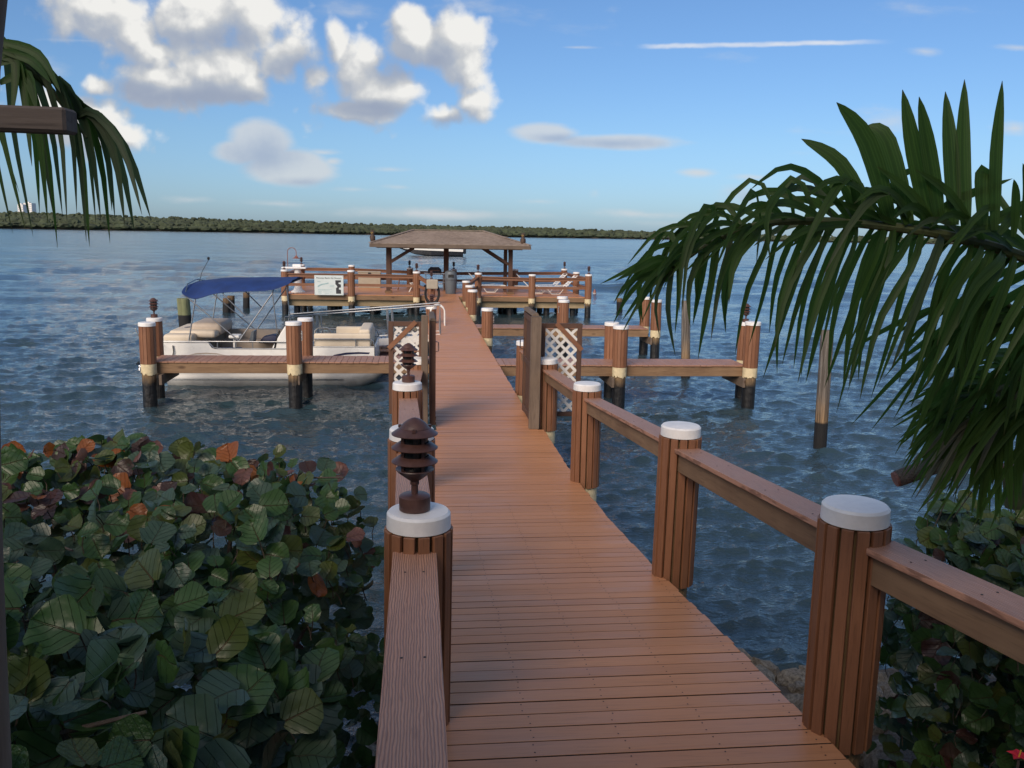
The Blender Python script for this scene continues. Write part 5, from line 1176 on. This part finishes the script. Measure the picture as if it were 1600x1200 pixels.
# ------------------------------------------------------------------ palms
def leaflet(parent, pts, width, mat, fold=.35, hint=None):
    pts = [Vector(p) for p in pts]; n = 9; cs = []
    m = len(pts)-1
    for i in range(n):                       # Catmull-Rom through the given points
        f = i/(n-1)*m; k = min(int(f), m-1); t = f-k
        p0, p1, p2, p3 = pts[max(k-1, 0)], pts[k], pts[k+1], pts[min(k+2, m)]
        cs.append(.5*((2*p1)+(p2-p0)*t+(2*p0-5*p1+4*p2-p3)*t*t+(3*p1-p0-3*p2+p3)*t**3))
    vs = []
    for i, c in enumerate(cs):
        d = (cs[min(i+1, n-1)]-cs[max(i-1, 0)]).normalized(); vw = hint if hint else (Vector((0, -1, .15))); sd_ = d.cross(vw)
        if sd_.length < 1e-4: sd_ = Vector((1, 0, 0))
        sd_.normalize(); nn = sd_.cross(d); f = i/(n-1); w_ = width*(.55+1.6*f if f < .28 else 1.0 if f < .5 else max(0.03, 1-((f-.5)/.5)**1.7))/2
        vs += [c-sd_*w_+nn*w_*fold, c, c+sd_*w_+nn*w_*fold]
    fs = [(i*3+j, i*3+3+j, i*3+4+j, i*3+1+j) for i in range(n-1) for j in range(2)]
    me = bpy.data.meshes.new('leaflet'); me.from_pydata(vs, [], fs); uv = me.uv_layers.new(name='pleat')
    for lp in me.loops: uv.data[lp.index].uv = ((lp.vertex_index % 3)*.5, (lp.vertex_index//3)/(n-1)); me.polygons.foreach_set('use_smooth', [True]*len(fs)); me.materials.append(mat)
    o = bpy.data.objects.new('leaflet', me); C.objects.link(o); o.parent = parent; return o
def curve_pts(pts, n):
    pts = [Vector(p) for p in pts]; m = len(pts)-1; out_ = []
    for i in range(n):
        f = i/(n-1)*m; k = min(int(f), m-1); t = f-k; p0, p1, p2, p3 = pts[max(k-1, 0)], pts[k], pts[k+1], pts[min(k+2, m)]
        out_.append(.5*((2*p1)+(p2-p0)*t+(2*p0-5*p1+4*p2-p3)*t*t+(3*p1-p0-3*p2+p3)*t**3))
    return out_
def palm_right():
    rr = random.Random(21)
    o = thing('palm_tree', 'palm at the right edge with one long drooping frond over the water', 'palm tree', 2.62, 2.75, bank_z(2.62, 2.75), dock=False); B = Vector(o.location)
    MB().tube([(0,0,-.1),(.03,0,.8),(.02,.02,1.6),(-.03,.03,2.2),(-.06,.02,2.75)], [.15,.12,.11,.10,.07], 16).build('trunk', M['trunk'], o, True)
    # upper frond
    rp = [(1760,470,2.75),(1600,402,2.68),(1480,368,2.6),(1370,352,2.55),(1270,345,2.5),(1190,350,2.45),(1130,370,2.42),(1085,395,2.4),(1050,420,2.4)]
    rc = curve_pts([at(*p) for p in rp], 60)
    fr = MB().tube([p-B for p in rc], [.016*(1-i/62)+.003 for i in range(60)], 8).build('frond', M['rachis'], o, True)
    MB().tube([(-.06,.02,2.70), tuple(rc[0]-B)], [.03,.018], 8).build('petiole', M['rachis'], fr, True)
    ups = [([(1391,350),(1353,224),(1307,160)],30), ([(1363,345),(1312,256),(1252,217)],24), ([(1420,350),(1385,222),(1355,196)],28), ([(1450,350),(1427,240),(1410,140)],27), ([(1468,348),(1450,240),(1436,151)],25),
           ([(1490,352),(1484,240),(1477,143)],25), ([(1508,360),(1503,240),(1507,124)],24), ([(1553,360),(1555,240),(1566,126)],20), ([(1535,360),(1533,290),(1536,268),(1546,290)],24), ([(1583,370),(1586,310),(1584,280)],14),
           ([(1600,360),(1604,300),(1598,255)],16), ([(1320,350),(1270,315),(1222,311)],12), ([(1440,350),(1500,310),(1582,279)],14), ([(1400,350),(1350,330),(1260,300)],10), ([(1380,352),(1400,280),(1445,262)],12),
           ([(1460,350),(1420,300),(1370,260)],14), ([(1520,355),(1480,300),(1430,265)],14), ([(1340,348),(1320,300),(1308,285)],12), ([(1560,365),(1590,330),(1640,300)],16), ([(1500,360),(1560,340),(1650,290)],16)]
    for pts_, wd in ups:
        dY = rr.uniform(-.08, .12); leaflet(fr, [at(u, v, 2.55+dY*i/2)-B for i, (u, v) in enumerate(pts_)], wd/1341*2.6, M['palm'], .28)
    # drooping leaflets, measured at their tips: (tip u, tip v, base u, lift)
    cu = []
    for p in rc:
        q = p-Vector((0, 0, CAMZ)); cu.append(800 + FPX*q.dot(cam_r)/q.dot(cam_f))
    DROOP = [(945,452,1052),(958,470,1056),(965,498,1060),(985,478,1064),(1000,505,1068),(975,440,1054),(1010,462,1060),(1050,534,1085),(1032,515,1078),(1076,520,1095),(1098,535,1105),(1116,526,1120),(1132,512,1125),
      (1090,560,1112),(1062,548,1090),(1150,560,1140),(1172,540,1150),(1190,585,1170),(1209,573,1185),(1225,560,1200),(1237,581,1215),(1250,600,1225),(1264,587,1240),(1278,560,1262),(1289,590,1270),(1300,636,1290),
      (1312,600,1300),(1320,611,1318),(1338,590,1330),(1350,617,1345),(1366,614,1362),(1384,580,1380),(1402,606,1400),(1418,606,1420),(1436,590,1440),(1450,612,1455),(1462,570,1470),(1480,600,1488),(1496,585,1505),(1510,610,1522),
      (1440,560,1480),(1470,610,1510),(1500,640,1545),(1530,610,1565),(1545,640,1580),(1560,590,1590),(1520,560,1560),(1585,640,1605),(1480,545,1530),(1595,600,1615),(1410,560,1440),(1330,545,1350),(1200,520,1185),(1140,480,1130),(1085,480,1085),(1020,440,1050),(990,430,1050)]
    DROOP += [(a+rr.uniform(-14, 14), b-rr.uniform(-8, 40), c) for a, b, c in DROOP[::3]]
    for i, (tu, tv, bu) in enumerate(DROOP):
        bu = tu + (30+55*max(0, min(1, (tu-1060)/200)) + rr.uniform(-14, 22) if tu > 1070 else (1052-tu)*.9 + rr.uniform(0, 22)); k = min(range(60), key=lambda j: abs(cu[j]-bu)); p = rc[k]; side = -1 if i % 2 else 1
        Y = p.y + side*rr.uniform(.05, .2); q = at(tu+rr.uniform(-8, 8), tv+rr.uniform(-10, 12), Y); f = k/59
        L = (q-p).length; e = p.lerp(q, .25) + Vector((-.01, side*.04, (.02+.035*rr.random())*(1.1-.5*f)))
        a = p + (rc[min(k+1, 59)]-p).normalized()*.01; m_ = p.lerp(q, .6) + Vector((rr.uniform(-.035, .0), side*.02, .03*(1-.4*f)))
        leaflet(fr, [z-B for z in (a, e, m_, q)], rr.uniform(.022, .037)*(1-.5*f), M['palm2'] if rr.random() < .10 else M['palm'], rr.uniform(.15, .5), Vector((rr.uniform(-.5, .5), -1, .2)))
    for i in range(46):
        f = (i+.5)/46; k = int(f*56)+1; p = rc[k]; d = (rc[k+1]-rc[k]).normalized(); L = rr.uniform(.22, .46)*(1-.45*f); sd2 = 1 if i % 2 else -1; up_ = rr.uniform(-.35, .55)
        c1 = p + d*L*.35 + Vector((0, sd2*.05, L*up_*.45+.015)); c2 = p + d*L*.7 + Vector((0, sd2*.09, L*up_*.7)); c3 = p + d*L + Vector((0, sd2*.12, L*(up_*.75-.22)))
        leaflet(fr, [z-B for z in (p, c1, c2, c3)], rr.uniform(.018, .032)*(1-.45*f), M['palm2'] if rr.random() < .15 else M['palm'], .35, Vector((rr.uniform(-.4, .4), -1, rr.uniform(-.2, .6))))
    for i in range(22):                      # leaflets on the stretch of the frond beyond the frame
        k = i//3 + 0; p = rc[min(k, 8)]; sd2 = 1 if i % 2 else -1; up_ = rr.choice((-1, -1, 1)); c3 = p + Vector((rr.uniform(-.22, .02), sd2*rr.uniform(.1, .3), up_*rr.uniform(.3, .5) if up_ < 0 else rr.uniform(.2, .42)))
        leaflet(fr, [p-B, p.lerp(c3, .5)+Vector((-.02, sd2*.05, .03))-B, c3-B], rr.uniform(.024, .036), M['palm'], .3)
    # shorter arched leaflets folding over the midrib
    for i in range(22):
        f = (i+.5)/22; k = int(f*57); p = rc[k]; d = (rc[k+1]-rc[k]).normalized(); L = rr.uniform(.26, .42)*(1-.4*f); sd2 = rr.choice((-1, 1))
        c1 = p + d*L*.25 + Vector((0, sd2*.06, .08+.05*rr.random())); c2 = p + d*L*.6 + Vector((0, sd2*.12, .02)); c3 = p + d*L*.8 + Vector((rr.uniform(-.05, .05), sd2*.15, -L*.45))
        leaflet(fr, [z-B for z in (p, c1, c2, c3)], rr.uniform(.020, .034)*(1-.45*f), M['palm2'] if rr.random() < .2 else M['palm'], .3, Vector((rr.uniform(-.5, .5), -1, .4)))
    # lower frond spreading left over the bush
    rp = [(1720,560,3.2),(1600,590,3.15),(1540,620,3.1),(1480,670,3.05),(1440,715,3.0)]
    rc = curve_pts([at(*p) for p in rp], 40)
    f2 = MB().tube([p-B for p in rc], [.02*(1-i/44)+.002 for i in range(40)], 8).build('frond', M['rachis'], o, True)
    MB().tube([(-.05,.02,2.4), tuple(rc[0]-B)], [.03,.022], 8).build('petiole', M['rachis'], f2, True)
    cu2 = []
    for p in rc:
        q = p-Vector((0, 0, CAMZ)); cu2.append(800 + FPX*q.dot(cam_r)/q.dot(cam_f))
    tips = [(1413,628,1560),(1421,644,1545),(1405,693,1530),(1403,715,1512),(1413,739,1492),(1400,668,1540),(1440,610,1585),(1470,583,1610),(1500,570,1640),(1430,655,1550),(1415,705,1520),(1425,728,1505),(1450,640,1570),(1480,600,1620)]
    for i, (u, v, bu) in enumerate(tips*3):
        k = min(range(40), key=lambda j: abs(cu2[j]-bu-rr.uniform(-18, 18))); p = rc[k]; q = at(u+rr.uniform(-8, 26), v+rr.uniform(-12, 10), 2.95+rr.uniform(-.15, .2)); m_ = p.lerp(q, .5)+Vector((0, 0, .035+.03*rr.random()))
        leaflet(f2, [p-B, m_-B, q-B], rr.uniform(.013, .021), M['palm'], .3)
    for i in range(40):
        k = rr.randint(0, 26); p = rc[k]; q = p + Vector((rr.uniform(-.22, .12), rr.uniform(-.15, .15), -rr.uniform(.10, .38))); m_ = p.lerp(q, .4)+Vector((rr.uniform(-.05, .05), rr.uniform(-.06, .06), .04))
        leaflet(f2, [p-B, m_-B, q-B], rr.uniform(.012, .026), M['palm2'] if rr.random() < .5 else M['palm'], .3)
    # the drooping grey old frond under the crown
    f4 = MB().tube([(-.05,.0,2.35), at(1640, 560, 2.75)-B, at(1585, 600, 2.95)-B, at(1540, 650, 3.05)-B], [.022,.016,.010,.004], 8).build('frond', M['rachis'], o, True)
    f4['label'] = 'old grey drooping frond'
    for i in range(54):
        f = rr.random(); p = at(1625-95*f, 578+80*f, 2.85+.2*f); q = at(1535-105*f+rr.uniform(-15, 15), 705+70*rr.random()+15*f, 3.0+rr.uniform(-.12, .12)); m_ = p.lerp(q, .5)+Vector((-.015, 0, .03))
        leaflet(f4, [p-B, m_-B, q-B], rr.uniform(.012, .024), M['palm3'] if rr.random() < .7 else M['palm'], .3)
    for i in range(22):
        u = rr.uniform(1545, 1640); p = at(u, rr.uniform(600, 660), 2.9); q = at(u-rr.uniform(-5, 45), rr.uniform(740, 830), 2.95); leaflet(f4, [p-B, p.lerp(q, .5)+Vector((-.01, 0, .01))-B, q-B], rr.uniform(.018, .034), M['palm'], .3)
    # right-hand fan of leaflets at the frame edge
    rp = [(1750,640,2.9),(1660,560,2.9),(1600,500,2.9),(1560,460,2.9)]
    rc = curve_pts([at(*p) for p in rp], 30)
    f3 = MB().tube([p-B for p in rc], [.018*(1-i/34)+.002 for i in range(30)], 8).build('frond', M['rachis'], o, True)
    for i in range(36):
        k = rr.randint(0, 29); p = rc[k]; q = p + Vector((-rr.uniform(.1, .5), rr.uniform(-.1, .2), -rr.uniform(.1, .62))); m_ = p.lerp(q, .45)+Vector((-.03, 0, .07))
        leaflet(f3, [p-B, m_-B, q-B], rr.uniform(.018, .034), M['palm'], .3)
    # cut boots and fibre around the crown
    for (u, v, Y, u2, v2, r0, mt) in ((1402,748,3.6,1560,690,.036,'trunk'),(1582,730,3.4,1590,790,.040,'rachis')):
        a, b_ = at(u, v, Y)-B, at(u2, v2, Y)-B; ob = MB().tube([a, a.lerp(b_, .5), b_], [r0, r0*1.1, r0*1.2], 14).build('cut_stub', M[mt], o, True)
        MB().tube([a-(b_-a).normalized()*.012, a], r0*.93, 14).build('cut_face', M['pink'], ob)
    b = MB()
    for i in range(12):
        p = at(rr.uniform(1480, 1550), rr.uniform(640, 740), 3.15)-B; q = p+Vector((-rr.uniform(.05, .2), rr.uniform(-.05, .05), -rr.uniform(.1, .25))); b.tube([p, p.lerp(q, .5)+Vector((.02, 0, .02)), q], .002, 4)
    b.build('fibre', M['fibre'], o, kind='stuff')
palm_right()
def palm_left():
    rr = random.Random(33)
    o = thing('palm_tree', 'palm outside the left edge with a frond hanging into the view', 'palm tree', -2.6, 2.2, bank_z(-2.6, 2.2), dock=False); B = Vector(o.location)
    MB().tube([(0,0,-.1),(-.04,0,1.2),(-.06,.02,2.4),(-.04,.02,3.2)], [.17,.14,.13,.11], 16).build('trunk', M['trunk'], o, True)
    rp = [(-330,130,2.3),(-180,60,2.4),(-60,52,2.5),(20,90,2.55),(75,135,2.6),(110,180,2.6),(135,215,2.6)]
    rc = curve_pts([at(*p) for p in rp], 50)
    fr = MB().tube([p-B for p in rc], [.018*(1-i/54)+.002 for i in range(50)], 8).build('frond', M['rachis'], o, True)
    MB().tube([(-.04,.02,3.15), tuple(rc[0]-B)], [.03,.02], 8).build('petiole', M['rachis'], fr, True)
    tips = [(236,343),(210,362),(172,380),(140,385),(135,378),(90,388),(82,330),(52,370),(30,300),(12,325),(20,365),(62,335),(105,350),(120,335),(158,348),(180,345),(195,352),(222,336),(175,330),(150,352),(98,340),(75,352),(40,360),(0,345),(-20,360),(-50,350)]
    for i, (u, v) in enumerate(tips):
        uu = max(-60, min(u-rr.uniform(40, 75), 132)); k = min(range(50), key=lambda j: abs((rc[j]-Vector((0,0,CAMZ))).x/(rc[j].y)*1341+800-uu)); p = rc[k]; Y = 2.6+rr.uniform(-.15, .2); q = at(u, v, Y)
        a = p.lerp(q, .12)+Vector((.04, 0, .05)); m_ = p.lerp(q, .5)+Vector((.05 if u > 60 else .01, 0, .05))
        leaflet(fr, [p-B, a-B, m_-B, q-B], rr.uniform(.018, .030), M['palm2'] if rr.random() < .5 else M['palm'], .35)
    for (u0, v0, um, vm, u1, v1) in ((0,64,60,85,95,145),(5,80,50,95,80,130),(0,130,40,120,60,180),(0,100,25,100,18,190),(20,120,45,118,58,170),(-20,90,30,105,50,260)):
        leaflet(fr, [at(u0, v0, 2.5)-B, at(um, vm, 2.5)-B, at(u1, v1, 2.45)-B], .026, M['palm'], .3)
palm_left()
# ------------------------------------------------------------------ weathered pole with a bracket at the left edge
def pole():
    Y = 1.35; pr = [(22,1330),(21,1200),(14,1050),(8,900),(3,700),(-1,450),(-3,250),(2,100),(9,30),(16,-40),(24,-160)]
    o = thing('wooden_pole', 'grey weathered wooden pole with a rough bracket at the left edge of the view', 'pole', at(-25, 1300, Y).x, Y, bank_z(-1.1, Y), dock=False); B = Vector(o.location)
    r = .05; p0 = [at(u-9, v, Y)-Vector((r, 0, 0))-B for u, v in pr]; p0 = [Vector((p0[0].x, 0, -.1))] + p0
    MB().tube(p0, r, 16).build('shaft', M['polew'], o, True)
    a, b_ = at(-40, 184, 2.0)-B, at(112, 190, 2.0)-B
    bo = MB().beam(a, b_, .06, .055).build('bracket_arm', M['polew2'], o, bev=.006)
    k = at(2, 960, Y)-Vector((.0, .035, 0))-B
    MB().lathe([(.001,.012),(.012,.010),(.016,.0)][::-1], 12).build('knot', M['knot'], o, True).matrix_local = Matrix.Translation(k+Vector((-.012, -.004, 0))) @ Matrix.Rotation(R(68), 4, 'X') @ Matrix.Diagonal((1, 2.6, 1, 1))
M['polew'] = wood('Z', 'grey'); M['polew2'] = wood('X', 'old'); M['knot'] = plain('knot_wood', (.05,.03,.022), .8)
pole()
